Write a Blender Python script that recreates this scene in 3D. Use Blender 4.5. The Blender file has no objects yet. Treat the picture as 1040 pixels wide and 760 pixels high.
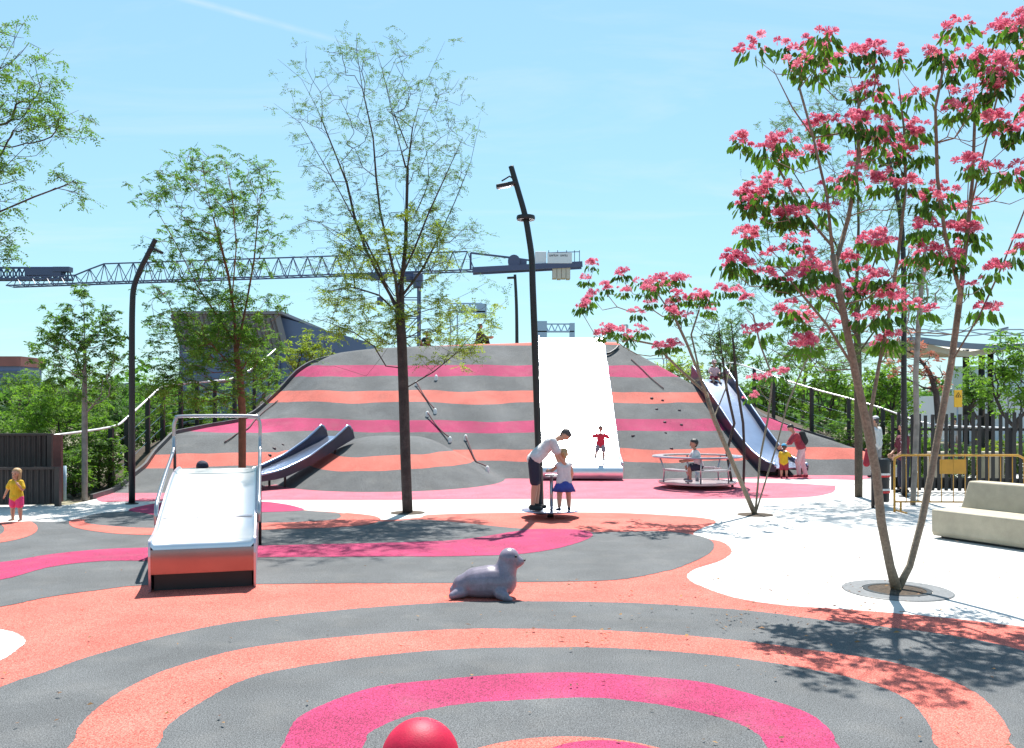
import bpy, bmesh, math, random
import numpy as np
from mathutils import Vector, Matrix
R = math.radians
random.seed(7); rng = np.random.default_rng(7)
scene = bpy.context.scene
# ------------------------------------------------------------------ camera
F = 900.0; CX = 520.0; HY = 415.0; H = 2.0
cam_d = bpy.data.cameras.new('camera'); cam = bpy.data.objects.new('camera', cam_d)
scene.collection.objects.link(cam); scene.camera = cam
cam.location = (0, 0, H); cam.rotation_euler = (R(90), 0, 0)
cam_d.sensor_width = 36; cam_d.lens = 36 * F / 1040; cam_d.shift_y = 35 / 1040.0
cam_d.clip_start = 0.1; cam_d.clip_end = 5000
# ------------------------------------------------------------------ light
SUN_EL, SUN_AZ = 62.0, 5.0          # azimuth measured from +Y towards +X
world = bpy.data.worlds.new('World'); scene.world = world; world.use_nodes = True
wn = world.node_tree.nodes; wl = world.node_tree.links; wn.clear()
sky = wn.new('ShaderNodeTexSky'); sky.sky_type = 'NISHITA'; sky.sun_disc = False
sky.sun_elevation = R(SUN_EL); sky.sun_rotation = R(SUN_AZ)
sky.altitude = 50; sky.air_density = 1.15; sky.dust_density = 0.2; sky.ozone_density = 1.2
bg = wn.new('ShaderNodeBackground'); bg.inputs['Strength'].default_value = 0.09
wo = wn.new('ShaderNodeOutputWorld')
geo = wn.new('ShaderNodeNewGeometry')
def wnode(t, **k):
    n = wn.new(t)
    for a, b in k.items(): setattr(n, a, b)
    return n
tc = wnode('ShaderNodeTexCoord')
sep = wnode('ShaderNodeSeparateXYZ'); wl.new(tc.outputs['Generated'], sep.inputs[0])
# thin cirrus veil on a flat layer (direction / height)
dv = wnode('ShaderNodeMath', operation='ADD'); wl.new(sep.outputs['Z'], dv.inputs[0]); dv.inputs[1].default_value = .12
cmb = wnode('ShaderNodeCombineXYZ')
for i, s in enumerate(('X', 'Y')):
    q = wnode('ShaderNodeMath', operation='DIVIDE'); wl.new(sep.outputs[s], q.inputs[0]); wl.new(dv.outputs[0], q.inputs[1]); wl.new(q.outputs[0], cmb.inputs[i])
mp = wnode('ShaderNodeMapping'); mp.inputs['Scale'].default_value = (.8, 2.4, 1); mp.inputs['Rotation'].default_value = (0, 0, .3); wl.new(cmb.outputs[0], mp.inputs[0])
nz = wnode('ShaderNodeTexNoise'); nz.inputs['Scale'].default_value = 1.3; nz.inputs['Detail'].default_value = 9; nz.inputs['Roughness'].default_value = .62; nz.inputs['Distortion'].default_value = .5
wl.new(mp.outputs[0], nz.inputs['Vector'])
cr = wnode('ShaderNodeMapRange'); cr.inputs['From Min'].default_value = .5; cr.inputs['From Max'].default_value = .85; cr.inputs['To Max'].default_value = .32
wl.new(nz.outputs['Fac'], cr.inputs['Value'])
# contrail: a narrow line through two sky directions
def skydir(px, py):
    return Vector(((px - CX) / F, 1, (HY - py) / F)).normalized()
cn = skydir(185, -2).cross(skydir(345, 42)).normalized()
dt = wnode('ShaderNodeVectorMath', operation='DOT_PRODUCT'); wl.new(tc.outputs['Generated'], dt.inputs[0]); dt.inputs[1].default_value = cn
ab = wnode('ShaderNodeMath', operation='ABSOLUTE'); wl.new(dt.outputs['Value'], ab.inputs[0])
nz2 = wnode('ShaderNodeTexNoise'); nz2.inputs['Scale'].default_value = 30; wl.new(tc.outputs['Generated'], nz2.inputs['Vector'])
c1 = wnode('ShaderNodeMapRange'); c1.inputs['From Min'].default_value = .0; c1.inputs['From Max'].default_value = .0045; c1.inputs['To Min'].default_value = .3; c1.inputs['To Max'].default_value = 0; wl.new(ab.outputs[0], c1.inputs['Value'])
c2 = wnode('ShaderNodeMapRange'); c2.inputs['From Min'].default_value = skydir(385, 50).x; c2.inputs['From Max'].default_value = skydir(250, 20).x; wl.new(sep.outputs['X'], c2.inputs['Value'])
c3 = wnode('ShaderNodeMath', operation='MULTIPLY'); wl.new(c1.outputs[0], c3.inputs[0]); wl.new(c2.outputs[0], c3.inputs[1])
c4 = wnode('ShaderNodeMath', operation='MULTIPLY'); wl.new(c3.outputs[0], c4.inputs[0]); wl.new(nz2.outputs['Fac'], c4.inputs[1])
c5 = wnode('ShaderNodeMath', operation='MULTIPLY'); wl.new(c4.outputs[0], c5.inputs[0]); c5.inputs[1].default_value = 2.2
ad = wnode('ShaderNodeMath', operation='ADD'); wl.new(cr.outputs[0], ad.inputs[0]); wl.new(c5.outputs[0], ad.inputs[1])
tint = wnode('ShaderNodeMix', data_type='RGBA', blend_type='MULTIPLY'); tint.inputs[0].default_value = 1; gm = wnode('ShaderNodeGamma'); gm.inputs[1].default_value = .5; wl.new(sky.outputs[0], gm.inputs[0])
hzn = wnode('ShaderNodeMapRange'); hzn.inputs['From Min'].default_value = 0; hzn.inputs['From Max'].default_value = .38; hzn.inputs['To Min'].default_value = 2.05; hzn.inputs['To Max'].default_value = 2.1; wl.new(sep.outputs['Z'], hzn.inputs['Value'])
sc_ = wnode('ShaderNodeVectorMath', operation='SCALE'); wl.new(gm.outputs[0], sc_.inputs[0]); wl.new(hzn.outputs[0], sc_.inputs['Scale'])
wl.new(sc_.outputs[0], tint.inputs[6]); tint.inputs[7].default_value = (.68, 1.0, 1.13, 1)
mixc = wnode('ShaderNodeMix', data_type='RGBA'); wl.new(ad.outputs[0], mixc.inputs[0]); wl.new(tint.outputs[2], mixc.inputs[6]); mixc.inputs[7].default_value = (5.2, 5.6, 5.8, 1)
wl.new(mixc.outputs[2], bg.inputs['Color']); wl.new(bg.outputs[0], wo.inputs['Surface'])
sd = bpy.data.lights.new('sun', 'SUN'); sd.energy = 5.0; sd.angle = R(0.53); sd.color = (1, .96, .9)
sun = bpy.data.objects.new('sun', sd); scene.collection.objects.link(sun)
to_sun = Vector((math.sin(R(SUN_AZ)) * math.cos(R(SUN_EL)), math.cos(R(SUN_AZ)) * math.cos(R(SUN_EL)), math.sin(R(SUN_EL))))
sun.rotation_euler = (-to_sun).to_track_quat('-Z', 'Y').to_euler()
scene.view_settings.view_transform = 'Standard'; scene.view_settings.look = 'None'
scene.view_settings.gamma = 1; scene.view_settings.use_curve_mapping = False
scene.view_settings.exposure = 1.0
# ------------------------------------------------------------------ helpers
COL = scene.collection
def tag(o, label=None, cat=None, group=None, kind=None):
    if label: o['label'] = label
    if cat: o['category'] = cat
    if group: o['group'] = group
    if kind: o['kind'] = kind
    return o
def root(name, loc=(0, 0, 0), label=None, cat=None, group=None):
    o = bpy.data.objects.new(name, None); COL.objects.link(o); o.location = loc; o.empty_display_size = .2
    return tag(o, label, cat, group)
def link(name, me, mat, parent=None, smooth=False):
    o = bpy.data.objects.new(name, me); COL.objects.link(o)
    if mat is not None and not me.materials: me.materials.append(mat)
    if smooth: me.polygons.foreach_set('use_smooth', [True] * len(me.polygons))
    if parent is not None:
        o.parent = parent
        if parent.type == 'EMPTY': o.matrix_parent_inverse = Matrix.Translation(parent.location).inverted()
    return o
class MB:
    """collects shapes, then links them as one mesh object (world coordinates)"""
    def __init__(s): s.v = []; s.f = []
    def add(s, vs, fs):
        n = len(s.v); s.v += [tuple(v) for v in vs]; s.f += [tuple(i + n for i in f) for f in fs]; return s
    def box(s, c, d, rz=0, M=None):
        x, y, z = [k / 2 for k in d]
        vs = [Vector((sx * x, sy * y, sz * z)) for sz in (-1, 1) for sy in (-1, 1) for sx in (-1, 1)]
        Q = M if M is not None else Matrix.Rotation(rz, 3, 'Z')
        vs = [Q @ v + Vector(c) for v in vs]
        return s.add(vs, [(0, 2, 3, 1), (4, 5, 7, 6), (0, 1, 5, 4), (2, 6, 7, 3), (0, 4, 6, 2), (1, 3, 7, 5)])
    def beam(s, a, b, w, h=None, up=(0, 0, 1)):
        a = Vector(a); b = Vector(b); h = h or w; d = (b - a)
        if d.length < 1e-6: return s
        d.normalize(); u = Vector(up)
        if abs(d.dot(u)) > .97: u = Vector((0, 1, 0))
        sx = d.cross(u).normalized(); sz = sx.cross(d).normalized()
        vs = [p + sx * i * w / 2 + sz * j * h / 2 for p in (a, b) for i, j in ((-1, -1), (1, -1), (1, 1), (-1, 1))]
        return s.add(vs, [(3, 2, 1, 0), (4, 5, 6, 7), (0, 1, 5, 4), (1, 2, 6, 5), (2, 3, 7, 6), (3, 0, 4, 7)])
    def tube(s, pts, r, n=8, cap=True):
        pts = [Vector(p) for p in pts]; rs = r if hasattr(r, '__len__') else [r] * len(pts)
        ref = None; base = len(s.v); vs = []; fs = []
        for i, p in enumerate(pts):
            t = (pts[min(i + 1, len(pts) - 1)] - pts[max(i - 1, 0)]).normalized()
            if ref is None: ref = Vector((0, 0, 1)) if abs(t.z) < .9 else Vector((1, 0, 0))
            sx = t.cross(ref).normalized(); sy = sx.cross(t).normalized(); ref = sy
            for k in range(n):
                a = 2 * math.pi * k / n
                vs.append(p + (sx * math.cos(a) + sy * math.sin(a)) * rs[i])
        for i in range(len(pts) - 1):
            for k in range(n):
                fs.append((i * n + k, i * n + (k + 1) % n, (i + 1) * n + (k + 1) % n, (i + 1) * n + k))
        if cap:
            fs.append(tuple(range(n - 1, -1, -1))); fs.append(tuple((len(pts) - 1) * n + k for k in range(n)))
        return s.add(vs, fs)
    def lathe(s, prof, c=(0, 0, 0), n=32, closed=False):
        vs = []; fs = []
        for r, z in prof:
            for k in range(n):
                a = 2 * math.pi * k / n; vs.append((c[0] + r * math.cos(a), c[1] + r * math.sin(a), c[2] + z))
        m = len(prof)
        for i in range(m - 1 + (1 if closed else 0)):
            for k in range(n):
                j = (i + 1) % m
                fs.append((i * n + k, i * n + (k + 1) % n, j * n + (k + 1) % n, j * n + k))
        return s.add(vs, fs)
    def ball(s, c, r, n=12, m=8, sc=(1, 1, 1)):
        vs = []; fs = []
        for i in range(m + 1):
            t = math.pi * i / m
            for k in range(n):
                a = 2 * math.pi * k / n
                vs.append((c[0] + r * sc[0] * math.sin(t) * math.cos(a), c[1] + r * sc[1] * math.sin(t) * math.sin(a), c[2] + r * sc[2] * math.cos(t)))
        for i in range(m):
            for k in range(n): fs.append((i * n + k, (i + 1) * n + k, (i + 1) * n + (k + 1) % n, i * n + (k + 1) % n))
        return s.add(vs, fs)
    def mesh(s, name='m', clean=False):
        me = bpy.data.meshes.new(name); me.from_pydata(s.v, [], s.f); me.update()
        bm = bmesh.new(); bm.from_mesh(me)
        if clean: bmesh.ops.remove_doubles(bm, verts=bm.verts, dist=1e-5)
        bmesh.ops.recalc_face_normals(bm, faces=bm.faces); bm.to_mesh(me); bm.free()
        return me
    def build(s, name, mat, parent=None, smooth=False, bevel=0, auto=None, clean=False):
        o = link(name, s.mesh(name, clean), mat, parent, smooth)
        if bevel:
            m = o.modifiers.new('bevel', 'BEVEL'); m.width = bevel; m.segments = 3; m.limit_method = 'ANGLE'; m.angle_limit = R(35)
        if auto is not None:
            me = o.data; me.polygons.foreach_set('use_smooth', [True] * len(me.polygons)); me.set_sharp_from_angle(angle=R(auto))
        return o
# --- materials
MATS = {}
def mat(name, col, rough=.6, metal=0, noise=None, bump=None, spec=None, trans=0, coat=0, emis=None):
    """noise=(scale, amount) multiplies the colour; bump=(scale, strength, distance)"""
    if name in MATS: return MATS[name]
    m = bpy.data.materials.new(name); m.use_nodes = True; nt = m.node_tree; N = nt.nodes; L = nt.links
    b = N['Principled BSDF']; b.inputs['Base Color'].default_value = (*col, 1); b.inputs['Roughness'].default_value = rough; b.inputs['Metallic'].default_value = metal
    if spec is not None: b.inputs['Specular IOR Level'].default_value = spec
    if coat: b.inputs['Coat Weight'].default_value = coat
    tc = N.new('ShaderNodeTexCoord')
    if noise:
        prev = None
        for sc, am in (noise if isinstance(noise, list) else [noise]):
            n = N.new('ShaderNodeTexNoise'); n.inputs['Scale'].default_value = sc; n.inputs['Detail'].default_value = 4; L.new(tc.outputs['Object'], n.inputs['Vector'])
            mr = N.new('ShaderNodeMapRange'); mr.inputs['From Min'].default_value = .3; mr.inputs['From Max'].default_value = .7
            mr.inputs['To Min'].default_value = 1 - am; mr.inputs['To Max'].default_value = 1 + am; L.new(n.outputs['Fac'], mr.inputs['Value'])
            if prev is None: prev = mr.outputs[0]
            else:
                mm = N.new('ShaderNodeMath'); mm.operation = 'MULTIPLY'; L.new(prev, mm.inputs[0]); L.new(mr.outputs[0], mm.inputs[1]); prev = mm.outputs[0]
        mx = N.new('ShaderNodeMix'); mx.data_type = 'RGBA'; mx.blend_type = 'MULTIPLY'; mx.inputs[0].default_value = 1
        mx.inputs[6].default_value = (*col, 1); L.new(prev, mx.inputs[7]); L.new(mx.outputs[2], b.inputs['Base Color'])
    if bump:
        n = N.new('ShaderNodeTexNoise'); n.inputs['Scale'].default_value = bump[0]; n.inputs['Detail'].default_value = 5; L.new(tc.outputs['Object'], n.inputs['Vector'])
        bp = N.new('ShaderNodeBump'); bp.inputs['Strength'].default_value = bump[1]; bp.inputs['Distance'].default_value = bump[2]
        L.new(n.outputs['Fac'], bp.inputs['Height']); L.new(bp.outputs[0], b.inputs['Normal'])
    MATS[name] = m; return m
def leafmat(name, c1, c2, trans=.45, rough=.5):
    """per-leaf colour from the 'tint' attribute, thin translucent leaf"""
    if name in MATS: return MATS[name]
    m = bpy.data.materials.new(name); m.use_nodes = True; nt = m.node_tree; N = nt.nodes; L = nt.links
    b = N['Principled BSDF']; out = N['Material Output']; b.inputs['Roughness'].default_value = .65; b.inputs['Specular IOR Level'].default_value = .2
    at = N.new('ShaderNodeAttribute'); at.attribute_name = 'tint'
    mx = N.new('ShaderNodeMix'); mx.data_type = 'RGBA'; L.new(at.outputs['Fac'], mx.inputs[0]); mx.inputs[6].default_value = (*c1, 1); mx.inputs[7].default_value = (*c2, 1)
    L.new(mx.outputs[2], b.inputs['Base Color'])
    t = N.new('ShaderNodeBsdfTranslucent'); hs = N.new('ShaderNodeMix'); hs.data_type = 'RGBA'; hs.blend_type = 'MULTIPLY'; hs.inputs[0].default_value = 1
    L.new(mx.outputs[2], hs.inputs[6]); hs.inputs[7].default_value = (1.9, 2.0, .9, 1) if c1[1] > c1[0] else (1.4, 1.2, 1.2, 1)
    L.new(hs.outputs[2], t.inputs['Color'])
    ms = N.new('ShaderNodeMixShader'); ms.inputs[0].default_value = trans; L.new(b.outputs[0], ms.inputs[1]); L.new(t.outputs[0], ms.inputs[2]); L.new(ms.outputs[0], out.inputs['Surface'])
    MATS[name] = m; return m
def rubber(name, col, light=(.5, .5, .5)):
    if name in MATS: return MATS[name]
    m = bpy.data.materials.new(name); m.use_nodes = True; nt = m.node_tree; N = nt.nodes; L = nt.links
    b = N['Principled BSDF']; b.inputs['Roughness'].default_value = .85; b.inputs['Specular IOR Level'].default_value = .25
    MATS[name] = m; rubber_nodes(nt, b, None, col); return m
def rubber_nodes(nt, b, colsock, col):
    """EPDM granules: fine speckle, faint dust patches, pitted bump"""
    N = nt.nodes; L = nt.links; tc = N.new('ShaderNodeTexCoord')
    def noise(sc, lo, hi, a, c, det=2):
        n = N.new('ShaderNodeTexNoise'); n.inputs['Scale'].default_value = sc; n.inputs['Detail'].default_value = det; L.new(tc.outputs['Object'], n.inputs['Vector'])
        r = N.new('ShaderNodeMapRange'); r.inputs['From Min'].default_value = lo; r.inputs['From Max'].default_value = hi; r.inputs['To Min'].default_value = a; r.inputs['To Max'].default_value = c; L.new(n.outputs['Fac'], r.inputs['Value']); return r.outputs[0], n
    def mul(a, c):
        q = N.new('ShaderNodeMath'); q.operation = 'MULTIPLY'; L.new(a, q.inputs[0]); L.new(c, q.inputs[1]); return q.outputs[0]
    f1, n1 = noise(130, .34, .66, .3, 1.75); f2, n2 = noise(60, .3, .7, .85, 1.15); f3, _ = noise(1.3, .3, .7, .84, 1.16, 7)
    v = mul(mul(f1, f2), f3)
    mx = N.new('ShaderNodeMix'); mx.data_type = 'RGBA'; mx.blend_type = 'MULTIPLY'; mx.inputs[0].default_value = 1
    if colsock is None: mx.inputs[6].default_value = (*col, 1)
    else: L.new(colsock, mx.inputs[6])
    L.new(v, mx.inputs[7])
    d, _ = noise(2.3, .5, .8, 0, .1, 7)
    dm = N.new('ShaderNodeMix'); dm.data_type = 'RGBA'; L.new(d, dm.inputs[0]); L.new(mx.outputs[2], dm.inputs[6]); dm.inputs[7].default_value = (.34, .31, .27, 1)
    L.new(dm.outputs[2], b.inputs['Base Color'])
    bp = N.new('ShaderNodeBump'); bp.inputs['Strength'].default_value = .5; bp.inputs['Distance'].default_value = .003; L.new(n1.outputs['Fac'], bp.inputs['Height']); L.new(bp.outputs[0], b.inputs['Normal'])
C_GREY = (.092, .096, .099); C_CORAL = (.46, .112, .085); C_PINK = (.31, .027, .088); C_PINKL = (.44, .11, .15)
m_grey = rubber('grey rubber', C_GREY); m_coral = rubber('coral rubber', C_CORAL); m_pink = rubber('pink rubber', C_PINK)
m_pave = mat('white concrete paving', (.52, .505, .48), .8, noise=[(.7, .08), (5, .05), (40, .06)], bump=(60, .15, .003))
m_steel = mat('brushed steel', (.7, .7, .71), .36, 1, noise=(3, .05), bump=(9, .04, .01))
m_steelr = mat('steel tube', (.42, .41, .43), .3, 1)
m_black = mat('dark painted metal', (.009, .01, .012), .45, noise=(6, .2))
m_darkbrown = mat('dark brown metal', (.035, .024, .022), .5, noise=(4, .25))
m_soil = mat('dry bark mulch', (.06, .042, .027), .95, noise=[(2, .3), (30, .45)], bump=(30, .8, .03))
m_dust = mat('dry ground', (.19, .17, .11), .95, noise=[(.15, .3), (3, .3)], bump=(3, .5, .1))
m_conc = mat('cast concrete', (.4, .355, .265), .8, noise=[(1.5, .1), (9, .07), (90, .05)], bump=(50, .2, .004))
m_barkb = mat('brown bark', (.085, .065, .045), .9, noise=[(5, .25), (40, .3)], bump=(45, .6, .01))
m_bark = mat('grey brown bark', (.2, .165, .12), .9, noise=[(5, .2), (40, .25)], bump=(45, .6, .01))
m_barkd = mat('dark bark', (.055, .042, .038), .9, noise=[(6, .3), (40, .3)], bump=(40, .6, .01))
m_barkp = mat('pale bark', (.22, .2, .18), .9, noise=[(8, .25)], bump=(40, .5, .008))
m_barko = mat('reddish bark', (.16, .065, .035), .9, noise=[(8, .25)], bump=(40, .5, .008))
# --- pixel <-> world on real surfaces
def at(px, py, Y): return Vector(((px - CX) / F * Y, Y, H + (HY - py) / F * Y))
def G(px, py, z=0.0):
    Y = F * (H - z) / (py - HY); return Vector(((px - CX) / F * Y, Y, z))
def catmull(P, n=6, closed=True):
    P = [Vector(p) for p in P]; out = []; m = len(P)
    for i in range(m if closed else m - 1):
        p0, p1, p2, p3 = (P[(i - 1) % m], P[i], P[(i + 1) % m], P[(i + 2) % m]) if closed else (P[max(i - 1, 0)], P[i], P[i + 1], P[min(i + 2, m - 1)])
        for k in range(n):
            t = k / n
            out.append(.5 * ((2 * p1) + (-p0 + p2) * t + (2 * p0 - 5 * p1 + 4 * p2 - p3) * t * t + (-p0 + 3 * p1 - 3 * p2 + p3) * t ** 3))
    if not closed: out.append(P[-1])
    return out
def sheet(name, pts, z, m, smooth=4, kind='structure'):
    if smooth:
        P = catmull([(p[0], p[1], 0) for p in pts], smooth * 3); P = [p + Vector((random.uniform(-1, 1), random.uniform(-1, 1), 0)) * min(.007, .0008 * p.y) for p in P]
    else: P = [Vector((p[0], p[1], 0)) for p in pts]
    me = bpy.data.meshes.new(name); bm = bmesh.new()
    f = bm.faces.new([bm.verts.new((p.x, p.y, z)) for p in P]); bmesh.ops.triangulate(bm, faces=[f])
    for ff in bm.faces:
        if ff.normal.z < 0: ff.normal_flip()
    bm.to_mesh(me); bm.free(); o = link(name, me, m); tag(o, kind=kind); return o
def gp(L): return [G(x, y) for x, y in L]
# ------------------------------------------------------------------ mound height field
def interp(x, T): return np.interp(x, [t[0] for t in T], [t[1] for t in T])
BL = [(19.4, -9.2), (21, -9.42), (22.5, -9.55), (24, -9.65), (25.5, -9.63), (27.5, -9.38), (29, -8.9), (30, -8.6), (31.5, -8.15), (33, -7.45), (34.7, -6.55), (37, -5.4), (42, -4)]
LZ = [(20.9, 0), (21.4, .06), (23.3, .45), (24.1, .8), (25.3, 1.25), (27.5, 1.42), (29, 1.55), (30, 1.78), (31.5, 2.38), (33, 3.2), (34.7, 4.0), (36.5, 4.3), (42, 4.3)]
BR = [(20, 12.4), (26.4, 12.2), (27, 11.6), (28, 11.1), (29, 10.3), (30, 9.4), (31, 8.7), (33, 8.3), (42, 8)]
CAP = [(-20, 3.7), (-7, 3.95), (-5, 4.25), (-2, 4.38), (2, 4.55), (3.9, 4.5), (6.4, 2.72), (8.0, 2.65), (8.3, 2.1), (8.7, 1.68), (9.4, 1.3), (10.3, .95), (11.1, .6), (11.7, .2), (12.2, .0)]
YF = [(-12, 25), (3, 25), (6, 25.4), (8, 26.3), (10, 26.3), (12, 25.6)]
def sstep(x, a, b):
    t = np.clip((x - a) / (b - a), 0, 1); return t * t * (3 - 2 * t)
def smin(a, b, k):
    h = np.clip(.5 + .5 * (b - a) / k, 0, 1); return b * (1 - h) + a * h - k * h * (1 - h)
def height(X, Y):
    X = np.asarray(X, float); Y = np.asarray(Y, float)
    yf = interp(X, YF) + .12 * np.sin(X * .9) + .06 * np.sin(X * 2.3 + 1)
    slope = np.interp(X, [3.5, 6, 12], [.55, .55, .5])
    main = smin((Y - yf) * slope + .045 * np.sin(X * 1.1 + Y * .8) * np.sin(Y * .9 - X * .5) + .035 * np.sin(X * 2.9 + Y * 1.7) + .05 * np.sin(X * .6 - 1), interp(X, CAP) + .0 * Y, .14)
    left = interp(Y, LZ)
    lo = np.interp(Y, [24.5, 28], [-5.0, -6.2]); hi = np.interp(Y, [24.5, 28], [-7.0, -9.1]); w = sstep(X, lo, hi)
    z = main * (1 - w) + left * w
    d = np.sqrt(((X + 3.35) / 3.15) ** 2 + ((Y - 24.9) / 3.75) ** 2)
    bump = smin((1 - d) * 1.75, 1.22 + 0 * d, .25)
    k = .12; h = np.clip(.5 + .5 * (z - bump) / k, 0, 1)
    z2 = bump * (1 - h) + z * h + k * h * (1 - h)
    z = np.where(bump > -.3, z2, z)
    z = np.where(Y > 38, z - (Y - 38) * .6, z)
    return z
def hz(x, y):
    v = float(height(x, y)); return max(v, 0)
def hit(px, py, y0=19.0, y1=40.0):
    Y = y0
    while Y < y1:
        p = at(px, py, Y)
        if hz(p.x, p.y) >= p.z: return p
        Y += .02
    return at(px, py, y1)
def lift(p, d=0.0): return Vector((p[0], p[1], hz(p[0], p[1]) + d))
# ------------------------------------------------------------------ ground and setting
def plane(name, x0, y0, x1, y1, z, m, n=1):
    mb = MB(); mb.add([(x0, y0, z), (x1, y0, z), (x1, y1, z), (x0, y1, z)], [(0, 1, 2, 3)]); o = mb.build(name, m); return tag(o, kind='structure')
plane('ground', -1500, -300, 1500, 2500, -.06, m_dust)
pv = MB()
for x0, y0, x1, y1 in ((-14, -6, 30, 18.4), (-9.2, 18.4, 30, 22.8), (-7.6, 22.8, 30, 29.5), (12, 29.5, 30, 36)): pv.add([(x0, y0, 0), (x1, y0, 0), (x1, y1, 0), (x0, y1, 0)], [(0, 1, 2, 3)])
tag(pv.build('pavement', m_pave), kind='structure')
Z = .004
coral_top = [(0, 531), (30, 530), (65, 530), (100, 522), (135, 519), (165, 512), (200, 509), (260, 509), (307, 518), (345, 521), (385, 528), (425, 526), (440, 523), (520, 521), (620, 521), (685, 524), (718, 527), (727, 531), (712, 537), (704, 543), (716, 547), (734, 551), (743, 560), (733, 569), (706, 578), (698, 585), (706, 593), (745, 607), (795, 615), (840, 618), (895, 622), (970, 629), (1040, 637), (1180, 652)]
sheet('playground_surface', [(-14, 12), (-13.5, 15.2)] + [tuple(G(x, y)[:2]) for x, y in [(-160, 552), (-90, 543), (-40, 536)] + coral_top] + [(9, 8.4), (20, 5), (20, -5), (-14, -5)], Z, m_coral, 0 or 4)
def band(name, L, k, m, smooth=4): return sheet(name, gp(L), Z * k, m, smooth)
G1 = [(-300, 640), (-300, 575), (-200, 560), (-110, 547), (-45, 538), (0, 532), (30, 530), (65, 530), (100, 522), (135, 519), (165, 513), (250, 511), (300, 518), (345, 522), (385, 530), (425, 528), (475, 532), (525, 537), (600, 541), (670, 540), (706, 544), (724, 551), (721, 562), (695, 575), (670, 582), (620, 590), (520, 592), (430, 593), (350, 593), (260, 594), (150, 595), (100, 600), (50, 607), (0, 617), (-100, 632)]
band('grey_surface', G1, 2, m_grey)
band('pink_band', [(-300, 600), (-100, 581), (0, 572), (50, 564), (100, 559), (150, 557), (262, 555), (350, 553), (430, 551), (475, 548), (520, 541), (545, 538), (590, 539), (602, 544), (590, 551), (560, 559), (520, 564), (450, 566), (400, 566), (262, 567), (155, 570), (100, 571), (50, 577), (0, 590), (-100, 606), (-300, 640)], 3, m_pink)
def resample(P, n):
    L = [0]
    for a, b in zip(P[:-1], P[1:]): L.append(L[-1] + (b - a).length)
    T = np.linspace(0, L[-1], n); return [Vector((float(np.interp(t, L, [p.x for p in P])), float(np.interp(t, L, [p.y for p in P])), 0)) for t in T]
oc = resample(catmull(gp([(76, 528), (70, 530.5), (76, 536.5), (110, 542), (150, 544), (210, 543), (262, 539), (325, 537), (370, 534), (386, 529), (379, 524.5), (352, 521.5)]), 6, False), 60)
ic = resample(catmull(gp([(88, 528.5), (86, 531), (101, 534), (150, 537), (210, 536), (265, 532), (300, 531), (335, 529), (346, 526), (345, 523)]), 6, False), 60)
o = MB().add([(p.x, p.y, Z * 3) for p in oc + ic], [(i, i + 1, 61 + i, 60 + i) for i in range(59)]).build('coral_band', m_coral); tag(o, kind='structure')
band('pink_patch', [(131, 518), (145, 521.5), (165, 524), (215, 523), (265, 521), (307, 519), (300, 515), (285, 512), (265, 510), (215, 509), (165, 511)], 3, m_pink)
cl = catmull([G(15, 531), G(21, 536), G(19, 542), G(4, 548), G(-30, 553.5), G(-90, 559)], 8, False); lf, rt_ = [], []
for i, q in enumerate(cl):
    t = (cl[min(i + 1, len(cl) - 1)] - cl[max(i - 1, 0)]).normalized(); nn = Vector((-t.y, t.x, 0)); lf.append(q + nn * .24); rt_.append(q - nn * .24)
nl = len(lf); o = MB().add([(p.x, p.y, Z * 3) for p in lf + rt_], [(i, i + 1, nl + i + 1, nl + i) for i in range(nl - 1)]).build('coral_patch', m_coral); tag(o, kind='structure')
white_l = [(-200, 655), (-60, 634), (0, 640), (18, 645), (26, 652), (16, 662), (0, 672), (-60, 700), (-200, 740)]
band('pavement_patch', white_l, 2, m_pave)
G2 = [(-260, 850), (-100, 745), (0, 699), (50, 682), (100, 665), (175, 645), (250, 631), (350, 620), (450, 613), (520, 611.5), (620, 612.5), (695, 616), (770, 622), (840, 631), (920, 640), (970, 647), (1040, 662), (1150, 700), (1300, 800)]
sheet('grey_surface', gp(G2) + [Vector((6, 2.2, 0)), Vector((5, .3, 0)), Vector((-5, .3, 0)), Vector((-6, 2, 0))], Z * 2, m_grey)
def ring(name, outer, k, m, cy):
    P = gp(outer); P2 = [Vector((p.x, 2 * cy - p.y, 0)) for p in reversed(P)]
    return sheet(name, P + P2, Z * k, m, 4)
ring('coral_ring', [(70, 760), (80, 740), (100, 720), (130, 700), (175, 680), (250, 660), (350, 648), (450, 641), (520, 640), (620, 642), (720, 649), (820, 661), (895, 672), (945, 685), (985, 702), (1010, 722), (1025, 745), (1029, 760)], 3, m_coral, 4.9)
ring('grey_ring', [(160, 760), (170, 740), (205, 715), (250, 692), (300, 680), (375, 669), (450, 662), (520, 659.5), (620, 660), (720, 667), (795, 677), (870, 692), (920, 712), (945, 740), (951, 760)], 4, m_grey, 4.9)
ring('pink_ring', [(287, 760), (300, 735), (325, 720), (375, 702), (425, 695), (520, 687), (595, 686), (670, 691), (720, 697), (770, 710), (820, 727), (845, 747), (851, 760)], 5, m_pink, 4.9)
ring('grey_ring', [(370, 760), (380, 745), (425, 727), (475, 718), (520, 715), (595, 712), (645, 716), (695, 724), (745, 737), (770, 750), (777, 760)], 6, m_grey, 4.9)
def disc(name, c, r, k, m): return sheet(name, [(c[0] + r * math.cos(a), c[1] + r * math.sin(a)) for a in [i * math.pi / 24 for i in range(48)]], Z * k, m, 0)
disc('coral_disc', (.33, 4.47), .86, 7, m_coral); disc('pink_disc', (.52, 4.85), .41, 8, m_pink)
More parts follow.
